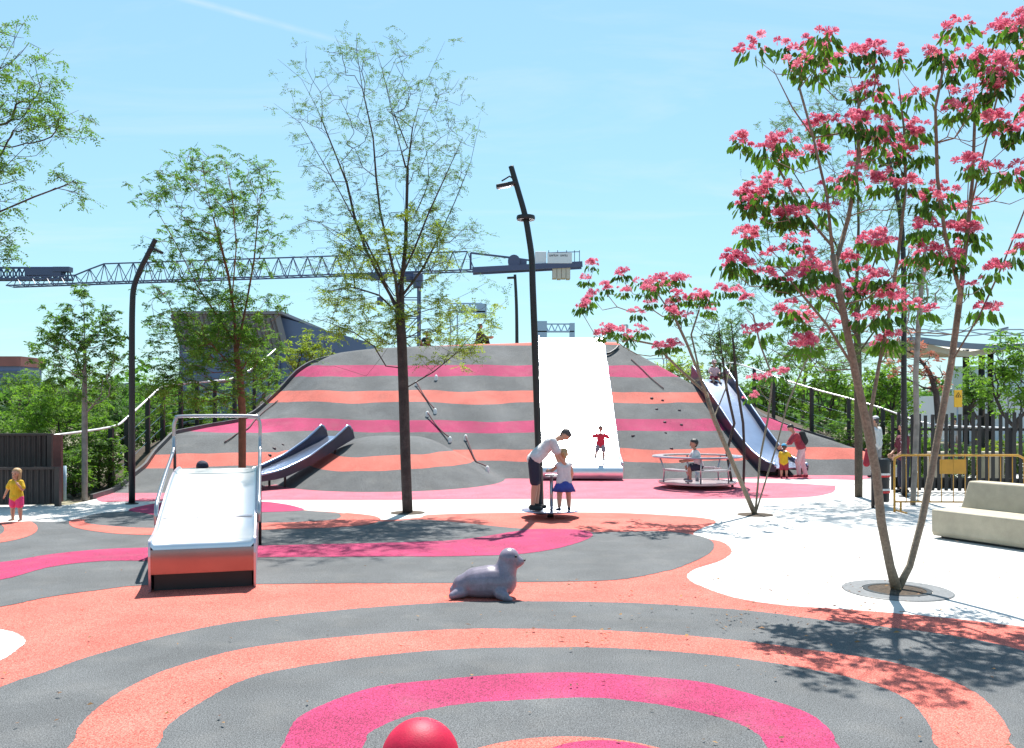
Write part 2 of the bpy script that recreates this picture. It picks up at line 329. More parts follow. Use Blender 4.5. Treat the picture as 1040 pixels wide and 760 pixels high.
# pink apron round the foot of the mound
m_pinka = rubber('faded pink rubber', C_PINKL)
band('pink_apron', [(98, 506), (135, 509.5), (200, 508), (280, 508), (390, 508), (450, 507.5), (520, 507), (630, 507), (720, 507), (770, 506.5), (820, 505), (842, 501.5), (848, 498), (850, 493), (866, 489), (885, 485), (893, 478), (894, 470), (880, 462), (700, 455), (400, 455), (160, 462), (125, 480)], 1, m_pinka)
band('pavement_patch', [(712, 488.3), (745, 487), (800, 487), (850, 487.6), (880, 489), (870, 492), (846, 493.5), (810, 491.5), (760, 490.2), (725, 489.6)], 2, m_pave)
# mound
def mound():
    nY, nX = 330, 420; ys = np.linspace(19.6, 41.5, nY); V = []; Fc = []
    xl = interp(ys, BL); xr = interp(ys, BR)
    U = np.linspace(0, 1, nX)
    XX = xl[:, None] * (1 - U) + xr[:, None] * U; YY = np.repeat(ys[:, None], nX, 1)
    ZZ = height(XX, YY); ok = ZZ > .005
    ZZ = np.maximum(ZZ, -.02)
    idx = np.arange(nX * nY).reshape(nY, nX)
    a, b, c, d = ok[:-1, :-1], ok[:-1, 1:], ok[1:, 1:], ok[1:, :-1]
    m = a | b | c | d
    q = np.stack([idx[:-1, :-1][m], idx[:-1, 1:][m], idx[1:, 1:][m], idx[1:, :-1][m]], 1)
    me = bpy.data.meshes.new('mound'); me.from_pydata(np.stack([XX, YY, ZZ], -1).reshape(-1, 3).tolist(), [], q.tolist())
    bm = bmesh.new(); bm.from_mesh(me); bmesh.ops.delete(bm, geom=[v for v in bm.verts if not v.link_faces], context='VERTS'); bm.to_mesh(me); bm.free()
    m = bpy.data.materials.new('striped rubber'); m.use_nodes = True; nt = m.node_tree; N = nt.nodes; L = nt.links
    bs = N['Principled BSDF']; bs.inputs['Roughness'].default_value = .85; bs.inputs['Specular IOR Level'].default_value = .25
    g = N.new('ShaderNodeTexCoord'); sp = N.new('ShaderNodeSeparateXYZ'); L.new(g.outputs['Object'], sp.inputs[0])
    nz = N.new('ShaderNodeTexNoise'); nz.inputs['Scale'].default_value = .35; nz.inputs['Detail'].default_value = 2; L.new(g.outputs['Object'], nz.inputs['Vector'])
    mr = N.new('ShaderNodeMapRange'); mr.inputs['To Min'].default_value = -.15; mr.inputs['To Max'].default_value = .15; L.new(nz.outputs['Fac'], mr.inputs['Value'])
    ad = N.new('ShaderNodeMath'); L.new(sp.outputs['Z'], ad.inputs[0]); L.new(mr.outputs[0], ad.inputs[1])
    dv = N.new('ShaderNodeMath'); dv.operation = 'DIVIDE'; L.new(ad.outputs[0], dv.inputs[0]); dv.inputs[1].default_value = 5
    rp = N.new('ShaderNodeValToRGB'); rp.color_ramp.interpolation = 'CONSTANT'
    st = [(0, C_GREY), (.43, C_CORAL), (.77, C_GREY), (1.27, C_PINK), (1.66, C_GREY), (2.19, C_CORAL), (2.59, C_GREY), (3.09, C_PINK), (3.53, C_GREY), (4.34, C_CORAL)]
    e = rp.color_ramp.elements; e[0].position = 0; e[0].color = (*C_GREY, 1); e[1].position = st[1][0] / 5; e[1].color = (*C_CORAL, 1)
    for z, c in st[2:]:
        n = e.new(z / 5); n.color = (*c, 1)
    L.new(dv.outputs[0], rp.inputs[0]); rubber_nodes(nt, bs, rp.outputs[0], None)
    o = link('mound', me, m, None, True); tag(o, kind='structure')
mound()
def interpz(x, y): return hz(x, y)
# kerbs along the mound edges, soil beds beyond
def edge(T, y0, y1, n, off=0): return [Vector((float(interp(y, T)) + off, y, 0)) for y in np.linspace(y0, y1, n)]
m_kerb = mat('dark steel edging', (.06, .06, .065), .5, noise=(5, .3))
def kerb(T, y0, y1, side, label):
    mb = MB(); P = edge(T, y0, y1, 60, side * .04); pts = [Vector((p.x, p.y, hz(p.x - side * .08, p.y) + .03)) for p in P]
    for a, b in zip(pts[:-1], pts[1:]): mb.beam(a, b, .07, .16)
    o = mb.build('kerb', m_kerb); tag(o, label, 'kerb')
kerb(BL, 19.5, 37, -1, 'dark metal edging strip along left edge of striped mound')
kerb(BR, 26.8, 36, 1, 'dark metal edging strip along right edge of striped mound')
def bed(name, T, y0, y1, side, w, zend):
    ys = np.linspace(y0, y1, 50); V = []; Fc = []; K = 14
    for y in ys:
        x0 = float(interp(y, T)); z0 = hz(x0 - side * .05, y)
        for k in range(K + 1):
            t = k / K; x = x0 + side * (.06 + w * t); z = z0 * (1 - sstep(t, 0, 1)) + zend * float(sstep(t, 0, 1)) - .02 + (.05 * math.sin(x * 3 + y * 2.1) if k else 0) * min(1, t * 4)
            V.append((x, y, z - .02))
    for i in range(49):
        for k in range(K): Fc.append((i * (K + 1) + k, i * (K + 1) + k + 1, (i + 1) * (K + 1) + k + 1, (i + 1) * (K + 1) + k))
    mb = MB(); mb.add(V, Fc); o = mb.build(name, m_soil, smooth=True); tag(o, kind='structure')
bed('planting_bed', BL, 19.6, 42, -1, 2.6, .0)
bed('planting_bed', BR, 26.9, 42, 1, 5, .05)
def bedz(x, y, side):
    T = BL if side < 0 else BR; w = 2.6 if side < 0 else 5; x0 = float(interp(y, T)); z0 = hz(x0 - side * .05, y)
    t = min(1, max(0, side * (x - x0) / w)); s = float(sstep(t, 0, 1)); return z0 * (1 - s) - .03
# distant low hills
hm = MB()
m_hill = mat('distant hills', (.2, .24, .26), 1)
Nh = 90; hv = []
for i in range(Nh):
    a = -1.1 + 2.2 * i / (Nh - 1); r = 1400
    zt = 26 + 14 * math.sin(i * .31) + 9 * math.sin(i * .83 + 2) + 4 * math.sin(i * 2.1)
    hv += [(r * math.sin(a), r * math.cos(a), -2), (r * math.sin(a), r * math.cos(a), max(6, zt)), (1.3 * r * math.sin(a), 1.3 * r * math.cos(a), max(6, zt) * .8)]
hm.add(hv, [f for i in range(Nh - 1) for f in ((i * 3, i * 3 + 3, i * 3 + 4, i * 3 + 1), (i * 3 + 1, i * 3 + 4, i * 3 + 5, i * 3 + 2))])
tag(hm.build('hills', m_hill), kind='structure')
# ------------------------------------------------------------------ playground equipment
def slide(name, label, path, widths, wall_h, under, m=None, mside=None, thick=.04, group=None, lip=None, rim=.03):
    """path: top to bottom points; widths, wall_h, under: per point. Chute, two side walls with depth below the chute."""
    m = m or m_steel; P = catmull(path, 8, False); n = len(P); f = lambda T: np.interp(np.linspace(0, 1, n), np.linspace(0, 1, len(T)), T)
    W, WH, U = f(widths), f(wall_h), f(under)
    r = root(name, (P[-1].x, P[-1].y, 0), label, 'slide', group)
    fr = []
    for i, p in enumerate(P):
        t = (P[min(i + 1, n - 1)] - P[max(i - 1, 0)]).normalized(); s = t.cross(Vector((0, 0, 1))).normalized(); nn = s.cross(t).normalized()
        fr.append((p, t, s, nn))
    mb = MB(); vs = []; fs = []
    prof = [(-.5, .0), (-.46, -.0), (-.3, 0), (0, 0), (.3, 0), (.46, 0), (.5, 0)]
    for i, (p, t, s, nn) in enumerate(fr):
        for a, b in prof: vs.append(p + s * a * W[i] + nn * b)
        for a, b in reversed(prof): vs.append(p + s * a * W[i] + nn * (b - .025))
    k = len(prof) * 2
    for i in range(n - 1):
        for j in range(k): fs.append((i * k + j, i * k + (j + 1) % k, (i + 1) * k + (j + 1) % k, (i + 1) * k + j))
    fs += [tuple(range(k)), tuple((n - 1) * k + j for j in reversed(range(k)))]
    mb.add(vs, fs).build('chute', m, r, auto=40)
    for sd_ in (-1, 1):
        mb = MB(); vs = []; fs = []
        for i, (p, t, s, nn) in enumerate(fr):
            top = WH[i]; e = min(i, n - 1 - i)
            q = p + s * sd_ * (W[i] / 2 + thick / 2)
            if e == 0: top *= .35
            elif e == 1: top *= .8
            for a, b in ((-thick / 2, -U[i]), (thick / 2, -U[i]), (thick / 2, top), (-thick / 2, top)): vs.append(q + s * sd_ * a + nn * b)
        for i in range(n - 1):
            for j in range(4): fs.append((i * 4 + j, i * 4 + (j + 1) % 4, (i + 1) * 4 + (j + 1) % 4, (i + 1) * 4 + j))
        fs += [(0, 1, 2, 3), ((n - 1) * 4 + 3, (n - 1) * 4 + 2, (n - 1) * 4 + 1, (n - 1) * 4)]
        w = mb.add(vs, fs).build('side_wall', mside or m, r, auto=40)
        if rim:
            MB().tube([p + s * sd_ * (W[i] / 2 + thick / 2) + nn * (WH[i] * (.35 if min(i, n - 1 - i) == 0 else .8 if min(i, n - 1 - i) == 1 else 1)) for i, (p, t, s, nn) in enumerate(fr)], rim, 8).build('rim', m, w, True)
    return r, fr, W
m_steelk = mat('shade-dark slide side', (.07, .055, .08), .35, .5, noise=(3, .15))  # steel side walls coloured dark to stand for their shade
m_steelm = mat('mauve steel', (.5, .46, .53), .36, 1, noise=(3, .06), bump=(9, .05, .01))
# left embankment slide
m_steelb = mat('blue-reflection steel', (.38, .43, .55), .28, 1, noise=(3, .06), bump=(9, .05, .01))  # blue sky reflection put into the base colour of plain steel
r, fr, W = slide('embankment_slide', 'small steel slide with high rounded side walls on the left bump of the mound',
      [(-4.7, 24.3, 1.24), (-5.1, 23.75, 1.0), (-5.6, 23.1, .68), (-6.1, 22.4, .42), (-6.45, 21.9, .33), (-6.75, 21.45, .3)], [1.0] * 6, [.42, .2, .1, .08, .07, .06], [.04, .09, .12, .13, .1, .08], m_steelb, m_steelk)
for (p, t, s, nn) in (fr[6], fr[22], fr[34]):
    for a in (-.3, .3):
        mb = MB(); q = p + s * a - nn * .03; mb.beam(q, (q.x, q.y, hz(q.x, q.y) - .05), .05); mb.build('support', m_darkbrown, r)
# right slide
r, fr, W = slide('embankment_slide', 'long steel slide with blue shine going down the right shoulder of the mound',
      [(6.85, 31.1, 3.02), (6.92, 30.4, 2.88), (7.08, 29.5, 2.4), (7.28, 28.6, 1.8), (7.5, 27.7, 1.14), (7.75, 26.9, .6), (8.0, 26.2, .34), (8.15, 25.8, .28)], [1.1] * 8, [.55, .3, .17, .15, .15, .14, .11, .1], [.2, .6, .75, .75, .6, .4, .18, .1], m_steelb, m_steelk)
for (p, t, s, nn) in (fr[30], fr[-3]):
    for a in (-.4, .4):
        mb = MB(); q = p + s * a - nn * .03; mb.beam(q, (q.x, q.y, hz(q.x, q.y) - .05), .05); mb.build('support', m_darkbrown, r)
# wide central slide
P = []
for i in range(46):
    u = i / 45; Y = 34.2 - u * 9.55; x = 2.25 - .38 * u
    zz = hz(min(x, 3), Y) + .1
    if Y > 33.4: zz = 4.62 - (34.2 - Y) * .02
    else: zz = min(4.6, (Y - 24.9) * .545 + .16)
    if Y > 29.3: zz += .065 * math.sin((Y - 29.3) * 5.1)
    else: zz -= .07 * math.sin(math.pi * (29.3 - Y) / 4.6)
    if Y < 26: zz = max(zz, .42 + (Y - 24.65) * .17)
    P.append((x, Y, zz))
r, fr, W = slide('mound_slide', 'very wide shiny steel slide down the middle of the striped mound', P, [2.32] * 6, [.05, .07, .07, .09, .12, .07], [.2] * 6, mat('shading-grey wide steel', (.5, .51, .54), .33, 1, noise=[(1.2, .12), (7, .08)], bump=(3, .12, .02)), thick=.07, rim=.035)  # steel base greyed and mottled to put shading into the overbright slide
p, t, s, nn = fr[-1]; mb = MB(); prof = []
for k in range(9):
    a = k / 8 * math.pi * .62; prof.append(p + t * .2 * math.sin(a) * 1 - nn * .2 * (1 - math.cos(a)))
prof += [Vector((prof[-1].x, prof[-1].y + .02, .06))]
vs = []; fs = []
for q in prof: vs += [q - s * 1.2, q + s * 1.2]
for i in range(len(prof) - 1): fs.append((2 * i, 2 * i + 1, 2 * i + 3, 2 * i + 2))
mb.add(vs, fs).build('lip', m_steel, r, True)
for u in (.14, .33, .52, .76):
    q = fr[int(len(fr) * u)]; mb = MB(); mb.beam(q[0] - q[2] * 1.15 + q[3] * .006, q[0] + q[2] * 1.15 + q[3] * .006, .035 if u != .52 else .06, .014); mb.build('joint_strip', m_steelm, r)
# front slide
def front_slide():
    O = Vector((-3.39, 9.72, 0)); D = Vector((-.268, .963, 0)).normalized(); S = Vector((D.y, -D.x, 0))
    r = root('wide_slide', (O.x, O.y, 0), 'wide low steel slide with arched handrail in the left foreground', 'slide')
    prof = [(-.02, .47), (0, .52), (.06, .545), (.3, .56), (.6, .6), (.9, .69), (1.3, .8), (2.0, .98), (2.6, 1.09), (3.1, 1.12), (3.45, 1.12)]
    C = catmull([(a, 0, b) for a, b in prof], 6, False); hw = .535
    def w(a, x, z): v = O + D * a + S * x; return Vector((v.x, v.y, z))
    mb = MB(); vs = []; fs = []
    xs = [-hw, -hw + .03, -.3, 0, .3, hw - .03, hw]
    for c in C:
        for j, x in enumerate(xs): vs.append(w(c.x, x, c.z + (.035 if j in (0, 6) else 0)))
    k = len(xs)
    for i in range(len(C) - 1):
        for j in range(k - 1): fs.append((i * k + j, i * k + j + 1, (i + 1) * k + j + 1, (i + 1) * k + j))
    mb.add(vs, fs).build('chute', m_steel, r, auto=50)
    mb = MB(); mb.beam(w(.93, -hw + .03, .712), w(.93, hw - .03, .712), .014, .006); mb.beam(w(.93, -hw + .03, .712), w(.93, hw - .03, .712), .03, .003); mb.build('crease_shade', m_steelm, r)  # thin darker strip stands in for the soft shading at the kink
    # front panel below the rolled edge
    fp = [(-.02, .47), (-.03, .4), (-.02, .3), (.0, .2)]
    mb = MB(); vs = []; fs = []
    for a, z in fp: vs += [w(a, -hw, z), w(a, hw, z)]
    for a, z in reversed(fp): vs += [w(a + .03, -hw, z), w(a + .03, hw, z)]
    n = len(fp) * 2
    for i in range(n): j = (i + 1) % n; fs.append((2 * i, 2 * i + 1, 2 * j + 1, 2 * j))
    mb.add(vs, fs).build('front_panel', mat('red-reflection steel', (.3, .19, .19), .25, 1, noise=(3, .06)), r, auto=40)  # dark red reflection of the coral ground put into the panel's base colour
    mb = MB(); mb.box(w(.14, 0, .12), (2 * hw - .04, .03, .24), math.atan2(S.y, S.x)); mb.build('kick_panel', m_black, r)
    for sd_ in (-1, 1):
        x = sd_ * (hw + .012); vs = []; fs = []
        top = [(c.x, c.z + .035) for c in C]; bot = [(0.02, .02), (.1, .01)] + [(c.x, .0) for c in C[14:]]
        pts = [(-.03, .4), (-.02, .3), (0, .2), (.03, .01)]
        poly = top + [(C[-1].x, 0.0)] + list(reversed(pts))
        mb = MB()
        A = [w(a, x - .012, z) for a, z in poly]; B = [w(a, x + .012, z) for a, z in poly]; n = len(poly)
        mb.add(A + B, [tuple(range(n)), tuple(range(2 * n - 1, n - 1, -1))] + [(i, (i + 1) % n, n + (i + 1) % n, n + i) for i in range(n)])
        mb.build('side_panel', m_steelm, r)
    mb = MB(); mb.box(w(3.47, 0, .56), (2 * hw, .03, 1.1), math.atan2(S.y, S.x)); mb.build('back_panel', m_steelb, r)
    # handrail
    e = hw + .05; z0 = .98; pts = []
    hr = catmull([w(.95, -e, .62), w(.95, -e, .78), w(1.15, -e, .92), w(2.0, -e, 1.16), w(2.9, -e, 1.38), w(3.05, -e, 1.46)], 5, False) + \
         catmull([w(3.08, -e, 1.6), w(3.08, -e, 1.76), w(3.08, -e + .03, 1.85), w(3.08, -e + .12, 1.89), w(3.08, e - .12, 1.89), w(3.08, e - .03, 1.85), w(3.08, e, 1.76), w(3.08, e, 1.6)], 5, False) + \
         catmull([w(3.05, e, 1.46), w(2.9, e, 1.38), w(2.0, e, 1.16), w(1.15, e, .92), w(.95, e, .78), w(.95, e, .62)], 5, False)
    MB().tube(hr, .024, 10).build('handrail', m_steelr, r, True)
    for sd_ in (-1, 1):
        MB().tube([w(3.2, sd_ * e, 0), w(3.2, sd_ * e, 1.3), w(3.08, sd_ * e, 1.5)], .022, 8).build('post', m_darkbrown, r, True)
    mb = MB()
    for k in range(4): mb.box(w(3.6 + .0 * k, 0, .22 + .24 * k), (.95, .16, .035), math.atan2(S.y, S.x))
    for x in (-.46, .46): mb.beam(w(3.6, x, 0), w(3.6, x, 1.1), .05)
    mb.build('ladder', m_darkbrown, r)
front_slide()
# sculptures
def remesh(name, mb, vox, m, parent=None, smooth_it=6, tagf=None):
    me = mb.mesh('tmp'); o = bpy.data.objects.new('tmp', me); COL.objects.link(o)
    md = o.modifiers.new('r', 'REMESH'); md.mode = 'VOXEL'; md.voxel_size = vox; md.use_smooth_shade = True
    if smooth_it:
        sm = o.modifiers.new('s', 'SMOOTH'); sm.iterations = smooth_it; sm.factor = .5
    dg = bpy.context.evaluated_depsgraph_get(); dg.update(); me2 = bpy.data.meshes.new_from_object(o.evaluated_get(dg)); bpy.data.objects.remove(o)
    me2.name = name; me2.materials.clear(); ob = link(name, me2, m, parent, True); return ob
def capsule(mb, a, b, r1, r2, n=12, sx=1):
    a = Vector(a); b = Vector(b); L = (b - a).length
    if L < 1e-5: mb.ball(a, r1); return
    t = (b - a).normalized(); ts = []; rs = []
    for k in range(5):
        an = math.pi / 2 * (1 - k / 4); ts.append(a - t * r1 * math.sin(an)); rs.append(max(.0005, r1 * math.cos(an)))
    for k in range(5):
        an = math.pi / 2 * k / 4; ts.append(b + t * r2 * math.sin(an)); rs.append(max(.0005, r2 * math.cos(an)))
    mb.tube(ts, rs, n)
m_seal = mat('glossy pale grey fibreglass', (.2, .17, .215), .3, noise=[(4, .12), (18, .14), (70, .1)], bump=(60, .2, .002), coat=.15)
def seal():
    B = G(492, 607); k = 9.38 / F
    def p(px, py, d=0): return (B.x + (px - 492) * k, B.y + d, max(.0, (607.5 - py) * k))
    r = root('seal_sculpture', (B.x, B.y, 0), 'smooth pale grey baby seal sculpture with raised head lying on the coral rubber band', 'sculpture')
    mb = MB()
    L = [((463, 600), .07, 0), ((471, 595), .12, .0), ((483, 592), .16, .0), ((497, 591), .175, .0), ((509, 591), .17, .0), ((514, 578), .12, .0), ((516, 570), .105, 0), ((517, 567.5), .112, 0)]
    for (a, ra, da), (b, rb, db) in zip(L[:-1], L[1:]): capsule(mb, p(*a, da), p(*b, db), ra, rb, 16)
    capsule(mb, p(518, 568), p(525, 571, -.0), .1, .068, 16); capsule(mb, p(524, 570, -.0), p(529, 571, -.0), .06, .042)
    for s in (-1, 1):
        capsule(mb, p(508, 600, s * .14), p(513, 602, s * .21), .07, .05); capsule(mb, p(513, 603, s * .21), p(519, 605, s * .22), .045, .025)
        capsule(mb, p(470, 600, s * .07), p(460, 603, s * .13), .07, .04)
    for v in range(len(mb.v)): x, y, z = mb.v[v]; mb.v[v] = (x, y, max(z, .004))
    remesh('body', mb, .011, m_seal, r, 12)
    for dd in (-.084, .084): MB().ball(p(524, 564.5, dd), .013).build('eye', m_black, r, True)
    mb = MB(); mb.ball(p(532.5, 569.5, 0), .016, sc=(1, 1.3, .8)); mb.build('nose', m_black, r, True)
seal()
m_red = mat('glossy red plastic', (.45, .004, .04), .55, noise=[(60, .1), (9, .1)], bump=(120, .35, .004), spec=.35)
mb = MB(); c = Vector((-.505, 4.88, 0)); mb.lathe([(.005, .262)] + [(.215 * math.sin(a), .05 + .212 * math.cos(a)) for a in np.linspace(.06, math.pi / 2, 14)] + [(.215, 0.0)], (c.x, c.y, .026), 48)
tag(mb.build('play_dome', m_red, smooth=True), 'glossy red half ball fixed in the grey ring at the bottom edge', 'dome')
# carousel
def carousel():
    c = Vector(G(708, 496.5)); c.y += .35; c.x = (708 - CX) / F * c.y; r = root('carousel', (c.x, c.y, 0), 'silver round merry-go-round with ring table and benches on the pink apron', 'carousel')
    mb = MB(); mb.lathe([(.01, .1), (.92, .1), (.97, .12), (.97, .16), (.01, .17)], c, 48); mb.build('platform', m_steelr, r, auto=35)
    mb = MB(); mb.lathe([(.86, .77), (1.12, .77), (1.13, .79), (1.12, .81), (.86, .81)], c, 48, True); mb.build('ring_table', m_steelr, r, auto=35)
    for k, a0 in enumerate((-3.05, -1.8, .6)):
        mb = MB(); A = np.linspace(a0, a0 + 1.15, 12); vs = []; fs = []
        for a in A:
            for rr, z in ((.62, .45), (.9, .45), (.9, .49), (.62, .49)): vs.append((c.x + rr * math.cos(a), c.y + rr * math.sin(a), z))
        for i in range(11):
            for j in range(4): fs.append((i * 4 + j, i * 4 + (j + 1) % 4, (i + 1) * 4 + (j + 1) % 4, (i + 1) * 4 + j))
        fs += [(0, 1, 2, 3), (47, 46, 45, 44)]
        mb.add(vs, fs).build('bench', m_steelr, r, bevel=.008)
        for a in (a0 + .12, a0 + 1.03):
            x, y = math.cos(a), math.sin(a)
            MB().tube([(c.x + .9 * x, c.y + .9 * y, .16), (c.x + .88 * x, c.y + .88 * y, .45), (c.x + 1.0 * x, c.y + 1.0 * y, .78)], .019, 8).build('support_bar', m_steelr, r, True)
    MB().tube([(c.x, c.y, .05), (c.x, c.y, .5)], .045, 12).build('centre_post', m_steelr, r, True)
    return c
CAR = carousel()
# spinner dish with post
def spinner():
    c = Vector(G(559, 527)); c.y += .2; c.x = (559 - CX) / F * c.y; r = root('spinner', (c.x, c.y, 0), 'small round standing spinner with centre post on coral strip', 'spinner')
    MB().lathe([(.01, .085), (.2, .09), (.52, .125), (.535, .135), (.52, .145), (.2, .12), (.01, .115)], c, 40).build('platform', m_steelb, r, auto=40)
    MB().tube([(c.x + .02, c.y, .1), (c.x + .02, c.y, .76)], .032, 10).build('post', m_steelr, r, True)
    MB().lathe([(.01, .75), (.1, .75), (.13, .765), (.13, .785), (.01, .8)], (c.x + .02, c.y, 0), 20).build('handle_disc', m_steelr, r, auto=40)
    MB().tube([(c.x, c.y, 0), (c.x, c.y, .1)], .06, 10).build('bearing', m_black, r, True)
    return c
SPN = spinner()
# ropes and holds on the mound
m_rope = mat('dark climbing rope', (.08, .03, .035), .8); m_anch = mat('white anchor', (.75, .75, .72), .5)
for k, (a, b, lab) in enumerate((((423, 392), (442, 420), 'uppermost of three red climbing ropes on the mound, between white anchors'), ((434, 423), (457, 449), 'middle red climbing rope on the mound, crossing the pink stripe'), ((473, 447), (495, 479), 'lowest red climbing rope on the mound, ending in the bottom grey stripe'))):
    A = hit(*a); B = hit(*b); r = root('climbing_rope', tuple(B), lab, 'rope', 'climbing ropes on the mound face'); pts = []
    for i in range(13):
        t = i / 12; q = A.lerp(B, t); q.z = hz(q.x, q.y) + .13 - .09 * math.sin(math.pi * t); pts.append(q)
    MB().tube(pts, .022, 7).build('rope', m_rope, r, True)
    for q in (A, B): MB().lathe([(.055, -.03), (.055, .1), (.03, .15), (.01, .16)], (q.x, q.y, hz(q.x, q.y)), 12).build('anchor', m_anch, r, True)
def rope_thing(pix, lab, rad, m, sag=0.0, off=.04):
    pts = [hit(*p) for p in pix]; pts = catmull(pts, 6, False); P = [Vector((q.x, q.y, hz(q.x, q.y) + off)) for q in pts]
    tag(MB().tube(P, rad, 7).build('climbing_rope', m, None, True), lab, 'rope')
rope_thing([(228, 451), (245, 440), (262, 425), (282, 408)], 'thin dark rope lying on the upper left flank of the mound behind the arched handrail', .02, m_rope)
rope_thing([(641, 366), (652, 376), (662, 386), (674, 396)], 'thin dark rope on the right slope of the mound beside the wide slide', .018, m_rope)
rope_thing([(612, 361), (618, 361.5), (624, 358), (628, 354)], 'thick black hoop rope at the top right corner of the wide slide', .045, m_black, off=.08)
q = hit(443, 386); tag(MB().lathe([(.06, -.03), (.06, .1), (.03, .16), (.01, .17)], (q.x, q.y, hz(q.x, q.y)), 12).build('rope_anchor', m_anch, None, True), 'single white rope anchor post above the climbing ropes on the mound', 'anchor')
m_hold = mat('climbing hold plastic', (.06, .035, .045), .6)
HL = [((662, 405), 'on the upper coral stripe edge, left of a pair'), ((673, 407), 'at the coral stripe edge, right of a pair'), ((667, 416), 'in the middle of the upper grey stripe'), ((690, 417), 'in the upper grey stripe, nearest the long slide'), ((675, 429), 'on the pink stripe, left of two'), ((692, 432), 'on the pink stripe, right of two'), ((643, 443), 'in the lower grey stripe beside the wide slide'), ((676, 440), 'in the lower grey stripe below the pink pair'), ((682, 456), 'on the lower coral stripe above the carousel'), ((278, 456), 'on the left flank above the small slide, on grey'), ((287, 452), 'on the left flank just above the small slide wall'), ((274, 463), 'on the left flank, on coral beside the small slide')]
for (px, lab) in HL:
    q = hit(*px); b = MB(); rr = random.uniform(.035, .055); b.ball((q.x, q.y, hz(q.x, q.y)), rr, 10, 6, (1.2, .9, .8))
    for i, v in enumerate(b.v): b.v[i] = (v[0] + random.uniform(-.008, .008), v[1] + random.uniform(-.008, .008), v[2] + random.uniform(-.008, .008))
    tag(b.build('climbing_hold', m_hold, None, True), 'small dark climbing hold ' + lab, 'climbing hold', 'climbing holds on the mound')
# ------------------------------------------------------------------ street furniture
def lamp(base, pts, rad, label, name='street_lamp', group='lamp posts', heads=True, ringz=None):
    r = root(name, tuple(base), label, 'street lamp', group); P = catmull(pts, 6, False); n = len(P)
    MB().tube([base] + P, [rad * 1.05] + list(np.linspace(rad * 1.05, rad * .8, n)), 12).build('pole', m_black, r, True)
    MB().lathe([(rad * 2.1, 0), (rad * 2.1, .02), (rad * 1.3, .03)], (base[0], base[1], base[2]), 16).build('base_plate', m_black, r)
    return r
m_glass = mat('lamp lens', (.5, .52, .55), .2)
b = Vector(G(549, 522)); Y = b.y
pts = [at(547.5, 470, Y), at(545, 400, Y), at(542.5, 330, Y), at(541, 290, Y), at(540, 262, Y), at(537, 240, Y), at(533, 218, Y), at(526, 193, Y), at(519, 169, Y)]
r = lamp(b, pts, .064, 'tall black bent lamp post in front of the mound beside the wide slide')
h0 = at(523, 183, Y); h1 = at(505, 188, Y)
mb = MB(); mb.tube([h0, h0.lerp(h1, .3) + Vector((0, 0, .1)), h1.lerp(h0, .25) + Vector((0, 0, .05))], .015, 6); mb.build('bracket', m_black, r)
mb = MB(); mb.beam(at(524, 186, Y), at(504, 190, Y) , .16, .07); f = mb.build('lamp_head', m_black, r, bevel=.02)
mb = MB(); mb.beam(at(519, 189, Y), at(506, 191.5, Y), .12, .02); mb.build('lens', m_glass, f)
c = at(534, 221.5, Y); mb = MB(); mb.lathe([(.1, -.04), (.17, -.04), (.18, 0), (.17, .04), (.1, .04)], c, 24, True); mb.build('collar_light', m_black, r, auto=40)
b = Vector(G(134, 512)); Y = b.y
pts = [at(134, 460, Y), at(134, 400, Y), at(134, 340, Y), at(134.5, 310, Y), at(136, 292, Y), at(142, 275, Y), at(150, 259, Y), at(158, 243, Y)]
r = lamp(b, pts, .062, 'tall black bent lamp post left of the mound, leaning right at the top')
mb = MB(); mb.beam(at(154, 252, Y), at(165, 257, Y), .14, .06); f = mb.build('lamp_head', m_black, r, bevel=.02)
b = Vector((8.9, 20.1, 0)); Y = b.y
pts = [at(918, 430, Y), at(918, 360, Y), at(918, 300, Y), at(917, 250, Y), at(914, 215, Y), at(908, 185, Y), at(901, 158, Y)]
r = lamp(b, pts, .06, 'tall black lamp post standing behind the yellow barrier and the large flowering tree')
mb = MB(); mb.beam(at(906, 165, Y), at(893, 169, Y), .14, .06); mb.build('lamp_head', m_black, r, bevel=.02)
b = Vector(((525 - CX) / F * 45, 45, 0)); Y = 45
r = lamp(b, [at(525, 400, Y), at(525, 350, Y), at(524.5, 310, Y), at(523, 279, Y)], .09, 'distant black lamp post rising behind the top of the mound')
mb = MB(); mb.beam(at(524, 282, Y), at(515, 282.5, Y), .3, .08); mb.build('lamp_head', m_black, r)
# bench
def bench():
    D = Vector((.46, -.888, 0)).normalized(); Nn = Vector((.888, .46, 0)).normalized(); O = Vector((6.49, 13.72, 0))
    r = root('concrete_bench', tuple(O), 'massive beige concrete bench with backrest at the right edge of the paving', 'bench')
    def w(a, b, z): v = O + D * a + Nn * b; return Vector((v.x, v.y, z))
    def ex(poly, a0, a1, slant=0):
        n = len(poly); A = [w(a0 + (z * slant), b, z) for b, z in poly]; B = [w(a1, b, z) for b, z in poly]
        m = MB(); m.add(A + B, [tuple(range(n)), tuple(range(2 * n - 1, n - 1, -1))] + [(i, (i + 1) % n, n + (i + 1) % n, n + i) for i in range(n)]); return m
    ex([(0.03, .035), (.0, .1), (0, .44), (.62, .45), (.62, .035)], 0, 3.2).build('seat', m_conc, r, bevel=.025)
    ex([(.625, .035), (.625, .46), (.72, .86), (1.0, .86), (1.06, .035)], -.02, 3.2, .16).build('backrest', m_conc, r, bevel=.025)
    m = MB(); m.box(w(1.6, .5, .018), (3.0, .8, .034), math.atan2(D.y, D.x)); m.build('shadow_strip', m_black, r)  # black strip stands in for the thin shadow along the bench's bottom edge
bench()
